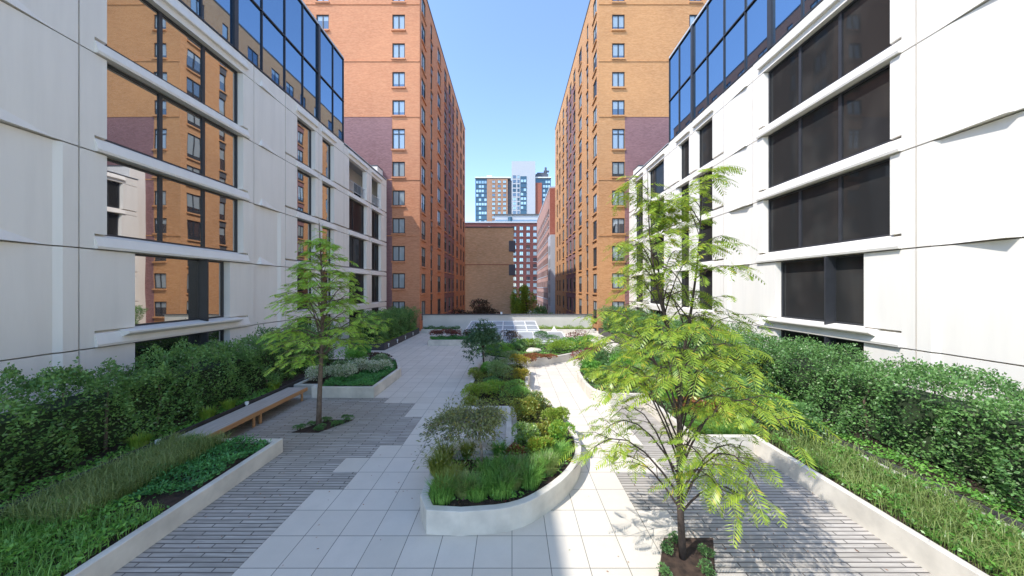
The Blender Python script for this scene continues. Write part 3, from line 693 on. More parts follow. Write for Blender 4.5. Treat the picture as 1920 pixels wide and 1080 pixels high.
def frond_quads(P, D, L, npair, ll, lw, droop):
    """pinnate leaves: arching rachis with leaflet pairs, vectorised"""
    n = len(P); D = unit(D); S = unit(np.cross(D, np.array([0, 0, 1.])+rng.normal(0, .15, (n, 3)))); out = []
    z = np.array([0, 0, -1.]); L = L[:, None]
    def at(t): return P+D*L*t+z*(droop*L*t*t)
    prev = at(0.)
    for k in range(npair):
        t = (k+1)/npair; c = at(t*.98); tang = unit(D+z*(2*droop*t)); w = np.where(rng.random((n, 1)) < .07, .2, 1.)
        sl = ll*(.55+.9*math.sin(math.pi*min(1, t*.9+.08)))*w
        for sg in (-1, 1):
            d = unit(S*sg+tang*.55+z*rng.uniform(.1, .55, (n, 1))); e = unit(np.cross(d, np.cross(S, tang)))*lw*.5+tang*lw*.3
            out.append(np.stack([c, c+d*sl*.5+e, c+d*sl, c+d*sl*.5-e], 1))
        if k % 3 == 2 or k == npair-1:
            q = S*.0025; out.append(np.stack([prev-q, prev+q, c+q, c-q], 1)); prev = c
    return np.concatenate(out)
def feathery_tree(x, y, z, H, prof, trunk_r, mat, bark, label, nb, seed, per, fl, npair, ll, lw, first=.2, lean=(0, 0), up=(.25, .6), leaders=(), droop=.45):
    """prof(t, angle): crown radius at height fraction t"""
    rr = random.Random(seed); root = empty('feathery_tree', (x, y, z), label, 'tree')
    tb = MB(); P = []; D = []
    tp = []
    for i in range(9):
        t = i/8; tp.append((x+lean[0]*t+.05*math.sin(5*t+seed), y+lean[1]*t+.04*math.sin(4*t), z+H*.97*t))
    nt_ = 5 if leaders else 9; tb.tube(tp[:nt_], [trunk_r*(1-.86*(i/8))+.004 for i in range(nt_)], 9)
    split = .5
    lead = []
    for (dx, dy, zt) in leaders:
        b0 = Vector(tp[4]); e = Vector((x+dx, y+dy, z+H*zt)); lp = [b0.lerp(e, k/6)+Vector((dx*.28*math.sin(k/6*3.14), dy*.28*math.sin(k/6*3.14), 0)) for k in range(7)]
        tb.tube(lp, [trunk_r*.5*(1-.85*k/6) for k in range(7)], 6); lead.append((lp, zt))
    def axis(t, i):
        if lead and t > split+.06:
            lp, zt = lead[i % len(lead)]; f = min(.999, (t-split)/(zt-split)*.97)*6; j = int(f); return lp[j].lerp(lp[j+1], f-j)
        return trunk(t*.93)
    def trunk(t): f = t*8; i = min(7, int(f)); a, b = Vector(tp[i]), Vector(tp[i+1]); return a.lerp(b, f-i)
    for i in range(nb):
        t = first+(1-first)*((i+.5)/nb)*.98; az = i*2.399+rr.uniform(-.3, .3); r = prof(t, az)*rr.uniform(.72, 1.1)
        if r < .05: continue
        p0 = axis(t, i); rise = r*rr.uniform(*up); n = 7; pts = []
        dirv = Vector((math.cos(az), math.sin(az), 0)); side = Vector((-dirv.y, dirv.x, 0)); bend = rr.uniform(-.3, .3)
        for k in range(n):
            q = k/(n-1); pts.append(p0+dirv*(r*q)+side*(bend*r*q*q)+Vector((0, 0, rise*math.sin(q*2.2)-.22*r*q*q)))
        br = max(.008, trunk_r*.42*(1-t*.7)); tb.tube(pts, [br*(1-.85*k/(n-1)) for k in range(n)], 5)
        subs = []
        ns = max(2, int(r*4.2))
        for k in range(ns):
            q = .28+.68*k/ns; f = q*(n-1); j = min(n-2, int(f)); b0 = pts[j].lerp(pts[j+1], f-j); sg = 1 if k % 2 else -1
            l = r*(.5-.28*q)*rr.uniform(.7, 1.3); dd = (dirv*.55+side*sg*rr.uniform(.6, 1)+Vector((0, 0, rr.uniform(-.1, .35)))).normalized()
            sp = [b0, b0+dd*l*.5+Vector((0, 0, .05*l)), b0+dd*l+Vector((0, 0, -.12*l))]; tb.tube(sp, [br*.35, br*.25, .003], 4); subs.append((sp, dd))
        subs.append(([pts[-3], pts[-2], pts[-1]], dirv)); subs.append(([pts[-5], pts[-4], pts[-3]], dirv))
        for sp, dd in subs:
            m = max(3, int(per*(.5+r*.5)))
            for k in range(m):
                q = (k+.6)/m*2; j = min(1, int(q)); b0 = sp[j].lerp(sp[j+1], q-j); sd = Vector((-dd.y, dd.x, 0))*(1 if k % 2 else -1)
                P.append(tuple(b0)); D.append(tuple(dd*rr.uniform(.2, 1)+sd*rr.uniform(.3, 1)+Vector((0, 0, rr.uniform(-.15, .4)))))
    for k in range(14*max(1, len(leaders))):
        a = k*2.4; b0 = axis(.9+.1*(k % 14)/14, k) if leaders else trunk(.86+.13*k/14); P.append(tuple(b0)); D.append((math.cos(a), math.sin(a), rr.uniform(0, .7)))
    P = np.array(P); D = np.array(D); L = fl*rng.uniform(.6, 1.25, len(P))
    quads('crown', frond_quads(P, D, L, npair, ll, lw, droop), [LF[mat]], root)
    tb.build('trunk', M[bark], root, smooth=True)
    return root
def umbrella_tree(x, y, z, fork, crx, cry, top, low, offx, mat, bark, label, n, size, seed, tr=.03, shell=0):
    rr = random.Random(seed); root = empty('japanese_maple', (x, y, z), label, 'tree')
    tb = MB(); tips = []
    tb.tube([(x, y, z-.05), (x+.02, y, z+(fork-z)*.4), (x-.03, y+.02, z+(fork-z)*.75), (x, y, fork)], [tr*1.25, tr, tr*.95, tr*.9], 8)
    for i in range(11):
        az = i*2.4+rr.uniform(-.2, .2); q = .45+.55*((i*7) % 11)/11; ex, ey = offx*q+crx*q*math.cos(az), cry*q*math.sin(az)
        peak = fork+(top-fork)*rr.uniform(.65, .95)*(1.05-.35*q); pts = []
        for k in range(8):
            t = k/7; zc = fork+(peak-fork)*math.sin(min(1, t*1.4)*1.57)-(peak-low)*max(0, t-.55)**1.7*1.6*q
            pts.append(Vector((x+ex*t+rr.uniform(-.03, .03), y+ey*t+rr.uniform(-.03, .03), zc)))
        tb.tube(pts, [tr*.6*(1-.85*k/7) for k in range(8)], 5)
        for k in range(2, 8):
            for j in range(4):
                a = rr.uniform(0, 6.28); l = crx*rr.uniform(.12, .3); e = pts[k]+Vector((math.cos(a)*l, math.sin(a)*l, rr.uniform(-.12, .1)*l*2)); tb.tube([pts[k], (pts[k]+e)/2+Vector((0, 0, .02)), e], [tr*.16, tr*.1, .002], 3)
                tips.append((tuple(e), .5)); tips.append((tuple((pts[k]+e)/2), .5))
    T = np.array([t[0] for t in tips]); ii = rng.integers(0, len(T), n); P = T[ii]+rng.normal(0, 1, (n, 3))*np.array([crx*.07, cry*.07, .035])
    if shell:
        m = shell; d = unit(rng.normal(0, 1, (m, 3))); d[:, 2] = np.abs(d[:, 2])**.8; ph = np.arctan2(d[:, 1], d[:, 0])
        k = (.86+.16*np.sin(ph*5+seed)+.08*np.sin(ph*11+d[:, 2]*9))*rng.uniform(.75, 1.04, m)
        lay = low+(top-low)*(np.round(d[:, 2]*6+np.sin(ph*3)*.8)/6*.8+d[:, 2]*.2)
        P2 = np.stack([x+offx*.9+crx*d[:, 0]*k*1.02, y+cry*d[:, 1]*k, lay+rng.normal(0, .03, m)], 1); P = np.concatenate([P, P2])
    c = unit(P-np.array([x+offx*.5, y, low])); Dn = c*np.array([1, 1, .2])+np.array([0, 0, -.35])
    quads('crown', leaves(P, Dn, size, .32, 1.2, .5), [LF[mat]], root); tb.build('trunk', M[bark], root, smooth=True); return root
def round_tree(x, y, z, H, rx, rz, mat, label, n, size, seed, cat='tree', name='street_tree', mix=None):
    rr = random.Random(seed); root = empty(name, (x, y, z), label, cat); tb = MB(); Q = []; top = z+H; cz = top-rz
    tb.tube([(x, y, z), (x+.1, y, cz-rz*.5), (x, y, top-rz*.4)], [H*.02+.05, H*.015+.03, .02], 7)
    nl = 22
    for i in range(nl):
        d = Vector((rr.gauss(0, 1), rr.gauss(0, 1), rr.gauss(0, 1))).normalized(); k = rr.uniform(.35, .85)
        w = 1-.45*max(0, d.z*k); c = (x+d.x*rx*k*w, y+d.y*rx*k*w, cz+d.z*rz*k); tb.tube([(x, y, cz-rz*.4), c], [.05, .015], 4)
        m = n//nl; dd = unit(rng.normal(0, 1, (m, 3))); P = np.array(c)+dd*(rng.uniform(.5, 1.1, m)[:, None])*np.array([rx, rx, rz*.8])*.34
        Q.append(leaves(P, dd+np.array([0, 0, .2]), size, .55, .5, .6))
    quads('crown', np.concatenate(Q), [LF[mat]], root); tb.build('trunk', M['barkd'], root); return root

# ---------------------------------------------------------------- trees on the deck
def profL(t, az):
    if t < .3: return 0.
    return 1.95*(1-((t-.3)/.72))**.85+.16
feathery_tree(-5.94, 9.75, 0, 6.5, profL, .075, 'locustL', 'bark', 'slender feathery tree in a paving pit beside the wooden bench', 62, 11, 3.2, .29, 10, .082, .02, first=.34, up=(.2, .8), droop=.5)
def profR(t, az):
    e = 1-.12*math.cos(az)
    r = .5 if t > .8 else .5+.65*(.8-t)/.25 if t > .55 else 1.45
    return r*e*(1. if t < .93 else .6)
feathery_tree(2.75, 5.0, 0, 6.2, profR, .052, 'locust', 'barkd', 'tall bright feathery tree nearest the camera', 74, 4, 2.1, .31, 10, .086, .016, first=.12, lean=(-.12, 0), up=(.3, 1.2), leaders=((-.55, .1, 1.), (.22, -.1, .99), (-.2, .5, .86)), droop=.6)
umbrella_tree(-.69, 6.95, .36, 1.16, .98, .85, 1.72, .55, -.42, 'maple', 'barkp', 'spreading olive leaved maple leaning over the near end of the central planter', 8000, .08, 3, shell=1300)
umbrella_tree(-1.4, 15.3, .36, 1.4, .95, .9, 2.55, .95, 0, 'maple2', 'barkd', 'dark domed maple at the far end of the central planter', 6000, .12, 5, .04, shell=5000)
# beyond the wall
round_tree(-4.8, 46, -6, 8.6, 3.3, 3.1, 'purplel', 'dark plum leaved tree rising behind the parapet wall before the tan wall', 9000, .28, 1)
round_tree(-7.2, 44, -6, 7.9, 2.0, 2.4, 'purplel', 'smaller plum leaved tree beside the orange brick building beyond the parapet', 5000, .26, 8)
round_tree(2.7, 60, -6, 11.1, 2.1, 4.4, 'locust', 'bright green conical street tree beyond the parapet wall', 9000, .26, 2)
round_tree(.9, 66, -6, 10.4, 1.5, 4., 'lime', 'slim green street tree half hidden behind the tan wall corner', 5000, .26, 6)
round_tree(4.4, 46, -6, 7.8, 2.4, 2.4, 'dark', 'low dark tree behind the parapet at the foot of the rose block', 6000, .25, 3)

# ---------------------------------------------------------------- hedges
hedge('hedge', -11.1, -9.25, -3.8, 16.7, .45, 2.2, 'hedge', 120000, .07, 'long dark clipped hedge behind the wooden bench')
hedge('hedge', -11.0, -9.0, 21.9, 29.7, .45, 2.22, 'hedge', 42000, .085, 'dark clipped hedge beside the orange brick building')
hedge('hedge', 8.7, 10.5, -3.8, 19.2, .45, 2.3, 'hedgeR', 135000, .07, 'long glossy hedge in front of the dark windowed building')
hedge('hedge', 8.5, 10.5, 20.8, 29.8, .45, 2.3, 'hedgeR', 42000, .085, 'sunlit hedge reaching the far right corner of the deck')

# ---------------------------------------------------------------- planting, central island (soil .36)
S = .36
def G(px_, py_, z=S): Y = 590*(4.3-z)/(py_-540); return ((px_-960)*Y/590, Y)
def SH(px_, py_, wpx, hpx, mat, label, n=900, size=.06, **k):
    """bush whose foot stands at that spot of the soil; width and height in metres follow from its distance"""
    x, y = G(px_, py_); s_ = y/590; wpx *= 1.22; hpx *= 1.2; n = int(n*1.5); return shrub(x, y, S, wpx*s_/2, min(wpx, 1.3*hpx+10)*s_/2, hpx*s_/2.0, mat, label, n, size, **k)
SH(893, 712, 26, 24, 'olive', 'olive green shrub under the dark domed maple', 900)
SH(918, 700, 30, 26, 'green', 'green shrub just behind the dark maple trunk', 900)
SH(938, 716, 46, 40, 'sage', 'broad sage green shrub beside the yellow bushes', 1800)
SH(944, 690, 40, 26, 'sage', 'pale sage shrub behind the broad sage shrub', 1300)
SH(974, 692, 32, 28, 'yellow', 'yellow orange shrub farthest along the central planter', 1100)
SH(978, 716, 32, 30, 'yellow', 'golden yellow shrub at the waist of the central planter', 1200)
SH(925, 722, 30, 16, 'dark', 'low dark shrub below the sage shrubs', 800)
SH(895, 750, 50, 32, 'lime', 'lime green spreading shrub on the left edge behind the nook', 1500, mix='olive')
SH(928, 742, 50, 26, 'lime', 'yellow green shrub directly behind the square nook', 1500, mix='green')
SH(966, 748, 50, 32, 'grass', 'feathery bright green shrub behind the nook corner', 1700, size=.07, asp=.2, jit=.4)
SH(885, 762, 34, 18, 'olive', 'low olive shrub beside the nook rim on its left', 700)
SH(984, 790, 46, 42, 'olive', 'olive shrub right beside the nook corner', 1700, mix='yellow')
SH(1010, 770, 42, 36, 'sage', 'sage shrub behind the olive shrub near the path', 1500, mix='yellow')
SH(1040, 800, 46, 42, 'lime', 'yellow green shrub where the planter starts to bulge', 1600, mix='olive')
SH(1022, 832, 40, 36, 'olive', 'olive bronze shrub in the middle of the bulge', 1400, mix='yellow')
SH(1052, 834, 42, 46, 'lime', 'yellow flecked shrub against the curved rim', 1700, mix='green')
SH(984, 842, 46, 48, 'sage', 'round sage shrub right of the nook', 2000, mix='lime')
SH(1017, 858, 46, 42, 'lime', 'bright yellow shrub in front of the round sage shrub', 1900, mix='yellow')
SH(966, 868, 36, 30, 'rust', 'orange tinted shrub at the nook front corner', 1000, mix='lime')
grp = None
TF = [(918, 905, .2, .42, 'grass', 'large bright green grass clump in front of the spreading maple'), (945, 893, .17, .4, 'grass', 'green grass clump between maple trunk and rim'),
      (938, 925, .2, .4, 'grass', 'green grass clump nearest the camera in the planter end'), (975, 890, .18, .38, 'grassy', 'pale green grass clump beside the curved rim'), (1000, 892, .17, .36, 'grass', 'small green grass clump against the curved rim'),
      (1022, 878, .16, .36, 'grass', 'green grass clump below the bright yellow shrub'), (960, 912, .15, .36, 'grassy', 'pale grass clump in the curve of the rim'), (895, 930, .17, .36, 'grass', 'grass clump at the very tip of the planter'),
      (822, 890, .14, .45, 'olive', 'dark spiky clump on the left edge of the island'), (834, 868, .12, .42, 'olive', 'dark spiky clump under the drooping maple branches'), (852, 905, .12, .36, 'olive', 'olive spiky clump left of the maple trunk'),
      (835, 920, .14, .36, 'olive', 'olive spiky clump in the near left corner of the island'), (876, 858, .09, .34, 'olive', 'thin spiky clump by the nook front rim'), (936, 860, .09, .38, 'green', 'upright green clump in front of the nook'),
      (870, 925, .14, .34, 'grassy', 'pale spiky clump beside the planter tip')]
for px_, py_, r_, h_, m_, lb in TF:
    x, y = G(px_, py_); tuft(x, y, S, r_*1.15, h_, m_, lb, 560, .012, .65)
def inpoly(poly):
    P = np.array(poly)
    def f(X, Y):
        c = np.zeros(len(X), bool); n = len(P)
        for i in range(n):
            a, b = P[i], P[(i+1) % n]
            k = ((a[1] > Y) != (b[1] > Y)) & (X < (b[0]-a[0])*(Y-a[1])/(b[1]-a[1]+1e-9)+a[0]); c ^= k
        return c
    return f
o = cover(inpoly(offset(isl, .16)), (-1.8, 1.8, 5.4, 16.4), S+.0, .03, 'purplel', 9000, .045, 'bark_mulch', 'loose dark bark mulch and fallen leaves on the island soil', 'mulch', asp=.6)
cover(inpoly([(-1.6, 10.3), (.1, 10.3), (.3, 9), (1.5, 9), (1.3, 10.4), (.8, 11.5), (.5, 13), (.75, 15), (.4, 15.9), (-1.5, 16)]), (-1.65, 1.5, 9, 16.1), S, .2, 'olive', 9000, .08, 'ground_cover', 'olive green ground cover between the shrubs of the central planter', asp=.5)
cover(inpoly([(.15, 6.3), (1.0, 6.6), (1.5, 7.6), (1.5, 9), (.2, 9), (.15, 7.3)]), (.1, 1.6, 6.2, 9.1), S, .12, 'green', 2600, .07, 'ground_cover', 'low green ground cover inside the bulge of the central planter', asp=.5)
cover(inpoly([(-1.5, 5.8), (.1, 5.8), (.9, 6.7), (.1, 7.2), (-1.5, 7.2)]), (-1.5, .9, 5.7, 7.2), S, .1, 'green', 1500, .07, 'ground_cover', 'sparse green seedlings on the mulch below the spreading maple', asp=.5)
XT = [(-1.3, 5.85, 'grass', 'grass clump at the near left rim of the island'), (-.9, 6.05, 'grassy', 'pale grass clump in front of the maple trunk'), (.35, 6.3, 'grass', 'grass clump close inside the near curved rim'), (.75, 6.75, 'grassy', 'pale grass clump next to the curved rim bulge'), (-.1, 6.5, 'grass', 'grass clump midway between maple and curved rim'), (1.1, 7.3, 'grass', 'lone grass clump in the widest part of the bulge')]
for x, y, m_, lb in XT: tuft(x, y, S, .2, .36, m_, lb, 520, .012, .7)
# garden planter before the skylights
SH(912, 668, 34, 30, 'green', 'green shrub behind the dark maple crown', 1000, .08)
SH(942, 668, 44, 34, 'green', 'fresh green shrub left of the boulder', 1500, .08, mix='lime')
SH(970, 660, 36, 32, 'dark', 'dark shrub behind the boulder below the skylight', 1200, .08)
SH(992, 652, 44, 18, 'lime', 'lime green shrub behind the cream boulder', 1200, .08)
SH(960, 676, 36, 22, 'sage', 'sage green shrub at the left end of the curved rim', 1000, .08)
SH(1040, 660, 60, 24, 'lime', 'bright lime shrub right of the cream boulder', 1800, .08)
SH(1075, 652, 46, 22, 'green', 'green shrub behind the curved rim', 1300, .08)
SH(1102, 646, 34, 20, 'green', 'green shrub at the right tip of the garden planter', 1000, .08)
SH(1084, 645, 40, 28, 'red', 'airy red leaved shrub near the right tip of the garden planter', 800, .08)
SH(1028, 640, 44, 20, 'dark', 'blue green shrub leaning on the nearer skylight', 1000, .08)
SH(955, 644, 44, 26, 'purplel', 'plum tinted shrub by the left corner of the nearer skylight', 1000, .08)
SH(998, 676, 46, 14, 'rust', 'low rusty red shrub in front of the boulder', 1400, .06)
SH(1030, 672, 30, 9, 'rust', 'small rusty shrub beside the curved rim', 600, .06)
x, y = G(1001, 661); mb = MB().blob((x, y, S+.08), (.42, .3, .2), 3, amp=.16, seg=14, ring=9); tag(mb.build('boulder', M['rock'], loc=(x, y, S), smooth=False), 'cream boulder among shrubs in the garden planter', 'boulder')
cover(inpoly(offset(c2, .16)), (-1.8, 6.4, 17.2, 23.2), S, .22, 'green', 16000, .09, 'ground_cover', 'leafy ground cover filling the garden planter')
# box planter
for i, (x, lb, m_) in enumerate(((-5.7, 'deep red shrub at the left end of the box planter', 'red'), (-4.6, 'reddish brown shrub in the middle of the box planter', 'red'), (-3.5, 'muted bronze shrub at the right end of the box planter', 'purplel'))):
    shrub(x, 24.9, S, .75, .55, .42, m_, lb, 1500, .09)
cover(lambda X, Y: X > -9, (-6.2, -3.0, 23.6, 24.5), S, .3, 'juniper', 5000, .09, 'ground_cover', 'dark green ground cover along the front of the box planter')
cover(lambda X, Y: X > -9, (2.0, 7.8, 30.2, 31.1), .28, .4, 'lime', 5000, .1, 'ground_cover', 'lime plants along the foot of the parapet wall')
cover(lambda X, Y: X > -9, (-8.6, -5.1, 30.2, 31.1), .28, .35, 'dark', 3000, .1, 'ground_cover', 'dark ground cover in the corner wall planter')
# planter by the bench end
for i, (x, y, m_, lb) in enumerate(((-8.1, 13.3, 'cream', 'cream flowering shrub right behind the bench end'), (-7.3, 13.6, 'cream', 'variegated shrub behind the tree trunk'), (-6.9, 14.4, 'cream', 'white variegated shrub in the middle of the angular planter'),
        (-6.3, 14.9, 'cream', 'pale variegated shrub near the angular planter edge'), (-7.9, 14.5, 'varieg', 'green and cream shrub against the hedge'), (-6.7, 15.7, 'varieg', 'variegated shrub farthest along the angular planter'))):
    shrub(x, y, S, .6, .58, .4, m_, lb, 2200, .08, mix='varieg')
shrub(-7.0, 16.5, S, .8, .5, .4, 'purplel', 'dark bronze shrub at the far end of the angular planter', 1500, .08)
shrub(-8.0, 15.9, S, .8, .6, .55, 'green', 'tall green shrub between hedge and variegated shrubs', 2200, .08)
shrub(-8.2, 17.0, S, .7, .5, .7, 'juniper', 'feathery dark green shrub at the back of the angular planter', 2000, .09)
cover(inpoly([(-7.7, 12.46), (-5.58, 12.46), (-5.58, 15.2), (-6.3, 16.9), (-6.9, 14), (-7.7, 13.1)]), (-7.7, -5.4, 12.4, 17), S-.02, .26, 'juniper', 14000, .09, 'juniper_cover', 'creeping green juniper spilling over the angular planter')
# planter with grasses near the bench
cover(inpoly([(-8.6, 6.6), (-7.3, 5.6), (-6.2, 6.2), (-6.2, 8.1), (-8.6, 8.1)]), (-8.6, -6.1, 5.4, 8.1), .3, .26, 'juniper', 13000, .075, 'juniper_cover', 'green juniper in the corner of the planter nearest the bench')
def grassfield(x0, x1, y0, y1, z, n, h, mat, label, name='grass'):
    P = np.stack([rng.uniform(x0, x1, n), rng.uniform(y0, y1, n), np.full(n, z)], 1); return tag(quads(name, blades(P, h, .012, .9), [LF[mat]]), label, 'grass', kind='stuff')
grassfield(-8.6, -7.2, 5.2, 8.0, .3, 7000, .42, 'grassy', 'long arching pale grass in the planter near the bench')
grassfield(-8.6, -6.15, -3.8, 5.6, .3, 9000, .3, 'grass', 'dense green grass filling the near planter')
cover(lambda X, Y: X > -99, (-8.6, -6.15, -3.0, 5.7), .3, .3, 'green', 16000, .08, 'ground_cover', 'leafy green ground cover filling the near end of the bench side planter', asp=.5)
for i, (x, y, lb) in enumerate(((-9.0, 9.3, 'lime green fern tuft in the steel trough by the bench middle'), (-9.0, 10.0, 'bright fern tuft farther along behind the bench'), (-9.0, 11.9, 'lime fern tuft near the bench far end'), (-9.0, 7.6, 'fern tuft behind the near end of the bench'))):
    tuft(x, y, .44, .14, .34, 'lime', lb, 260, .02, .7, 'fern', name='fern')
cover(lambda X, Y: X > -99, (-9.1, -8.86, 21.8, 29.8), .44, .22, 'lime', 2600, .08, 'ground_cover', 'yellow green edging plants along the far left trough')
cover(lambda X, Y: X > -99, (-9.3, -8.88, -3, 11.9), .44, .14, 'green', 5000, .07, 'ground_cover', 'small leafy plants under the hedge in the trough behind the bench', asp=.5)
cover(lambda X, Y: X > -99, (8.26, 8.8, -3, 19.2), .44, .2, 'green', 9000, .07, 'ground_cover', 'small leafy plants along the near right trough', asp=.5)
# fallen leaflets scattered on the paving
n_ = 420; P_ = np.stack([rng.uniform(-8, 8, n_), rng.uniform(4.6, 16, n_), np.full(n_, .012)], 1); a_ = rng.uniform(0, 6.283, n_)
Q_ = leaves(P_, np.stack([np.cos(a_), np.sin(a_), np.zeros(n_)], 1), .045, .4, 8, .02); Q_[:, :, 2] = .01+.008*rng.random((n_, 1))
tag(quads('leaf_litter', Q_, [LF['rust']]), 'scattered fallen leaflets lying on the paving', 'leaf litter', kind='stuff')
# right bed
BR = [(3.6, 15.6, .7, .5, 'red', 'red tipped shrub at the leftmost corner of the right planter'), (4.4, 16.4, .8, .5, 'red', 'dusky red shrub behind the planter corner'), (3.55, 14.2, .5, .4, 'green', 'green shrub on the planter corner by the path'),
      (3.5, 13.0, .5, .32, 'lime', 'lime shrub along the right planter path edge'), (4.3, 14.8, .75, .5, 'dark', 'dark green shrub behind the path edge shrubs'), (4.2, 13.2, .65, .42, 'dark', 'dark glossy shrub beside the lime shrub'),
      (5.3, 15.8, .9, .6, 'sage', 'tall sage shrub in the back of the right planter'), (5.3, 13.8, .9, .6, 'green', 'broad green shrub in the middle of the right planter'), (6.6, 15.6, 1., .65, 'dark', 'dark shrub close to the right hedge far end'),
      (6.9, 13.6, 1., .65, 'dark', 'deep green shrub touching the right hedge'), (5.4, 12.1, .75, .5, 'sage', 'sage shrub behind the paved alcove'), (6.9, 11.6, 1.0, .6, 'hedgeR', 'wide glossy shrub before the right hedge'),
      (5.5, 10.7, .7, .42, 'green', 'green shrub beside the alcove wall'), (6.9, 9.9, .9, .5, 'hedgeR', 'glossy green shrub right of the rusty shrubs'), (5.5, 9.65, .5, .3, 'rust', 'rusty orange shrub behind the grass strip'), (6.2, 9.4, .4, .26, 'rust', 'small rust red shrub right of the orange one'),
      (7.4, 8.3, .75, .45, 'hedgeR', 'glossy shrub near the right edge of the planter')]
BR += [(7.6, 10.4, .8, .62, 'dark', 'dark shrub leaning on the right hedge beyond the grass'), (7.7, 12.6, .9, .7, 'hedgeR', 'tall glossy shrub against the middle of the right hedge'), (7.6, 9.1, .65, .5, 'green', 'fresh green shrub where grass meets the right hedge'),
       (6.0, 12.8, .8, .55, 'hedgeR', 'glossy shrub between the sage shrub and the hedge'), (4.9, 12.9, .6, .42, 'green', 'green shrub just behind the alcove corner'), (7.6, 14.8, .9, .7, 'hedgeR', 'glossy shrub by the far part of the right hedge')]
for x, y, r_, h_, m_, lb in BR: shrub(x, y, S, r_*1.1, r_*.95, h_*1.15, m_, lb, int(3600*r_), .08, lumps=9)
cover(inpoly(offset(rb, .16)), (2.9, 8.2, 8.3, 17.5), S, .2, 'dark', 26000, .085, 'ground_cover', 'dark leafy ground cover filling the right planter')
grassfield(4.9, 6.6, 8.4, 9.15, S, 5000, .34, 'grass', 'strip of fine green grass along the right planter front')
grassfield(6.5, 8.0, -3.8, 8.2, S, 11000, .36, 'grassy', 'pale green grass beside the right hedge')
cover(lambda X, Y: X > -99, (6.5, 8.05, -3.0, 8.0), S, .26, 'green', 13000, .08, 'ground_cover', 'leafy green ground cover under the grass beside the right hedge', asp=.5)

# ---------------------------------------------------------------- bench
b = empty('bench', (-8.27, 9.9, 0), 'long low wooden bench with orange edge beside the dark steel trough', 'bench')
sl_ = MB()
for i in range(6):
    x0 = -8.66+i*.118; sl_.box(x0, x0+.112, 7.2, 12.18, .41, .455)
sl_.build('seat', M['wood'], b, bevel=.004)
MB().box(-7.952, -7.905, 7.2, 12.18, .33, .457).build('edge_board', M['woodo'], b, bevel=.004)
for y in (7.6, 9.72, 9.98, 11.95):
    MB().box(-8.0, -7.96, y-.04, y+.04, .005, .41).box(-8.6, -8.52, y-.04, y+.04, .005, .41).build('leg', M['woodo'], b)
MB().box(-8.62, -7.99, 7.3, 12.1, .34, .405).build('under_frame', M['barkd'], b)
# path lights
def light(x, y, z, label, grp):
    o = empty('path_light', (x, y, z), label, 'light', grp); MB().tube([(x, y, z), (x, y, z+.18)], .03, 8).build('post', M['whitem'], o); MB().tube([(x, y, z+.18), (x, y, z+.26)], .055, 10).build('lamp_head', M['whitem'], o)
light(-8.72, 10.35, .3, 'small white path light behind the middle of the bench', None)
light(-8.72, 7.75, .3, 'slim white path light behind the near end of the bench', None)
pts_ = ['nearest the camera', 'second from its near end', 'third from its near end', 'nearest the parapet']
for i, y in enumerate((22.3, 24.0, 25.8, 27.8)):
    light(-8.74, y, .12, 'white light on the far left trough, '+pts_[i], 'lights along the far left trough')
# tree pit with mossy clumps
pit = MB().prism([(-6.55, 9.35), (-5.75, 9.35), (-5.15, 10.25), (-5.95, 10.25)], -.01, .012).build('tree_pit', M['soil']); tag(pit, 'small slanted soil pit at the foot of the slender tree', 'tree pit')
for i, (x, y, lb) in enumerate(((-6.4, 9.45, 'moss clump at the near left corner of the tree pit'), (-6.15, 9.75, 'moss clump left of the slender trunk'), (-5.95, 10.08, 'moss clump behind the slender trunk'), (-5.75, 9.5, 'moss clump at the near right of the tree pit'), (-5.5, 9.85, 'moss clump right of the slender trunk'), (-5.3, 10.12, 'moss clump at the far right corner of the tree pit'))):
    shrub(x, y, .01, .2, .17, .12, 'dark', lb, 700, .035, 'moss clump', None, 'moss_clump', 4)
pit = MB().prism([(2.1, 4.55), (2.95, 4.55), (3.45, 5.4), (2.6, 5.4)], -.01, .014).build('tree_pit', M['soil']); tag(pit, 'slanted soil pit at the foot of the tall bright tree', 'tree pit')
for i, (x, y, lb) in enumerate(((2.3, 4.68, 'moss clump at the near left corner of the bright tree pit'), (2.5, 5.1, 'moss clump left of the bright tree trunk'), (2.75, 5.3, 'moss clump behind the bright tree trunk'), (2.9, 4.72, 'moss clump at the near right of the bright tree pit'), (3.1, 5.05, 'moss clump right of the bright tree trunk'))):
    shrub(x, y, .01, .13, .12, .09, 'dark', lb, 500, .028, 'moss clump', None, 'moss_clump', 4)
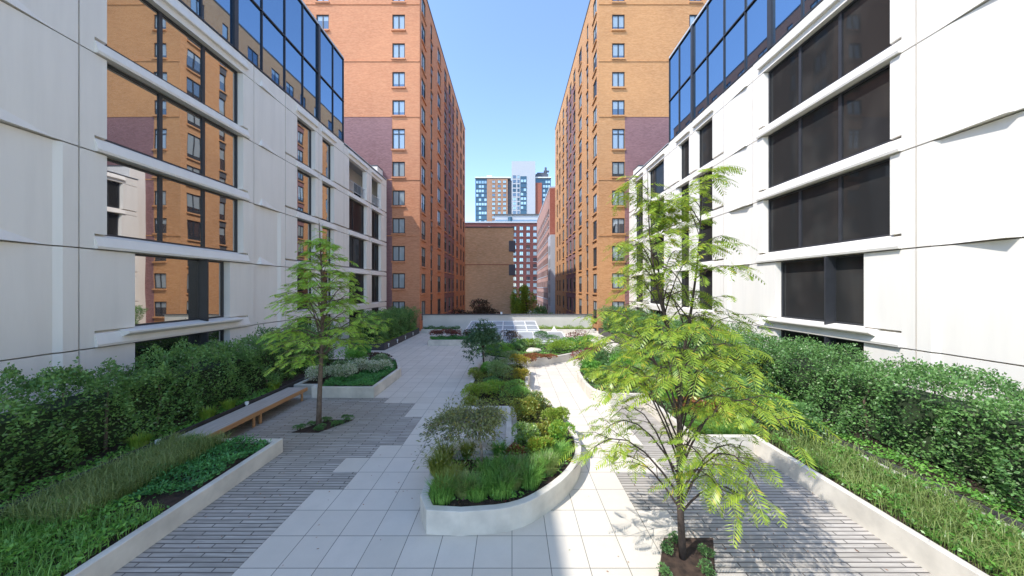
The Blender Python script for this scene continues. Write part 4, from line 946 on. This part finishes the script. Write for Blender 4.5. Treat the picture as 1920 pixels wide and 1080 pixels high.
# skylights
def skylight(label, x0, x1, y0, y1, zf, zb, nc, nr, inset):
    o = empty('skylight', ((x0+x1)/2, (y0+y1)/2, 0), label, 'skylight')
    P = lambda u, v, d=0.: (x0+inset*v+(x1-x0-2*inset*v)*u, y0+(y1-y0)*v, zf+(zb-zf)*v+d)
    MB().hexa([(x0, y0, 0), (x1, y0, 0), (x1, y1, 0), (x0, y1, 0), P(0, 0, -.05), P(1, 0, -.05), P(1, 1, -.05), P(0, 1, -.05)]).build('curb', M['whitem'], o)
    for i in range(nc):
        for j in range(nr):
            g = MB(); a, b_, c, d = i/nc+.012, (i+1)/nc-.012, j/nr+.02, (j+1)/nr-.02
            g.hexa([P(a, c, -.03), P(b_, c, -.03), P(b_, d, -.03), P(a, d, -.03), P(a, c, 0), P(b_, c, 0), P(b_, d, 0), P(a, d, 0)]).build('pane', M['glassS'], o)
    f = MB()
    for i in range(nc+1): f.tube([P(i/nc, 0, .01), P(i/nc, 1, .01)], .045, 4)
    for j in range(nr+1): f.tube([P(0, j/nr, .008), P(1, j/nr, .008)], .045, 4)
    f.build('glazing_bars', M['whitem'], o); return o
M['glassS'] = plain('skylight_glass', (.30, .31, .31), .35, spec=.25, var=.2, sc=.8)
skylight('larger white framed skylight sloping up to the parapet wall', -4.1, 2.45, 25.9, 29.7, .42, 1.15, 6, 3, .25)
skylight('smaller white framed skylight behind the lime shrubs', -.75, 4.0, 22.35, 24.6, .5, .85, 4, 1, .1)
pv = MB(); pv.v = [(3.6, 29.2, .0), (4.3, 29.2, 0), (4.3, 29.9, 0), (3.6, 29.9, 0), (3.95, 29.55, .75)]; pv.f = [[0, 1, 4], [1, 2, 4], [2, 3, 4], [3, 0, 4], [3, 2, 1, 0]]; pv.mi = [0]*5
tag(pv.build('vent_cover', M['whitem'], loc=(3.95, 29.55, 0)), 'small white pyramid vent cover before the parapet wall', 'vent')
fl = empty('floodlight', (-1.05, 31.1, 1.15), 'small white floodlight fixed on top of the parapet wall', 'light')
MB().tube([(-1.05, 31.15, 1.7), (-1.05, 31.05, 1.85)], .03, 6).build('bracket', M['greyp'], fl); MB().box(-1.15, -.95, 30.85, 31.05, 1.72, 1.95).build('lamp_head', M['whitem'], fl)
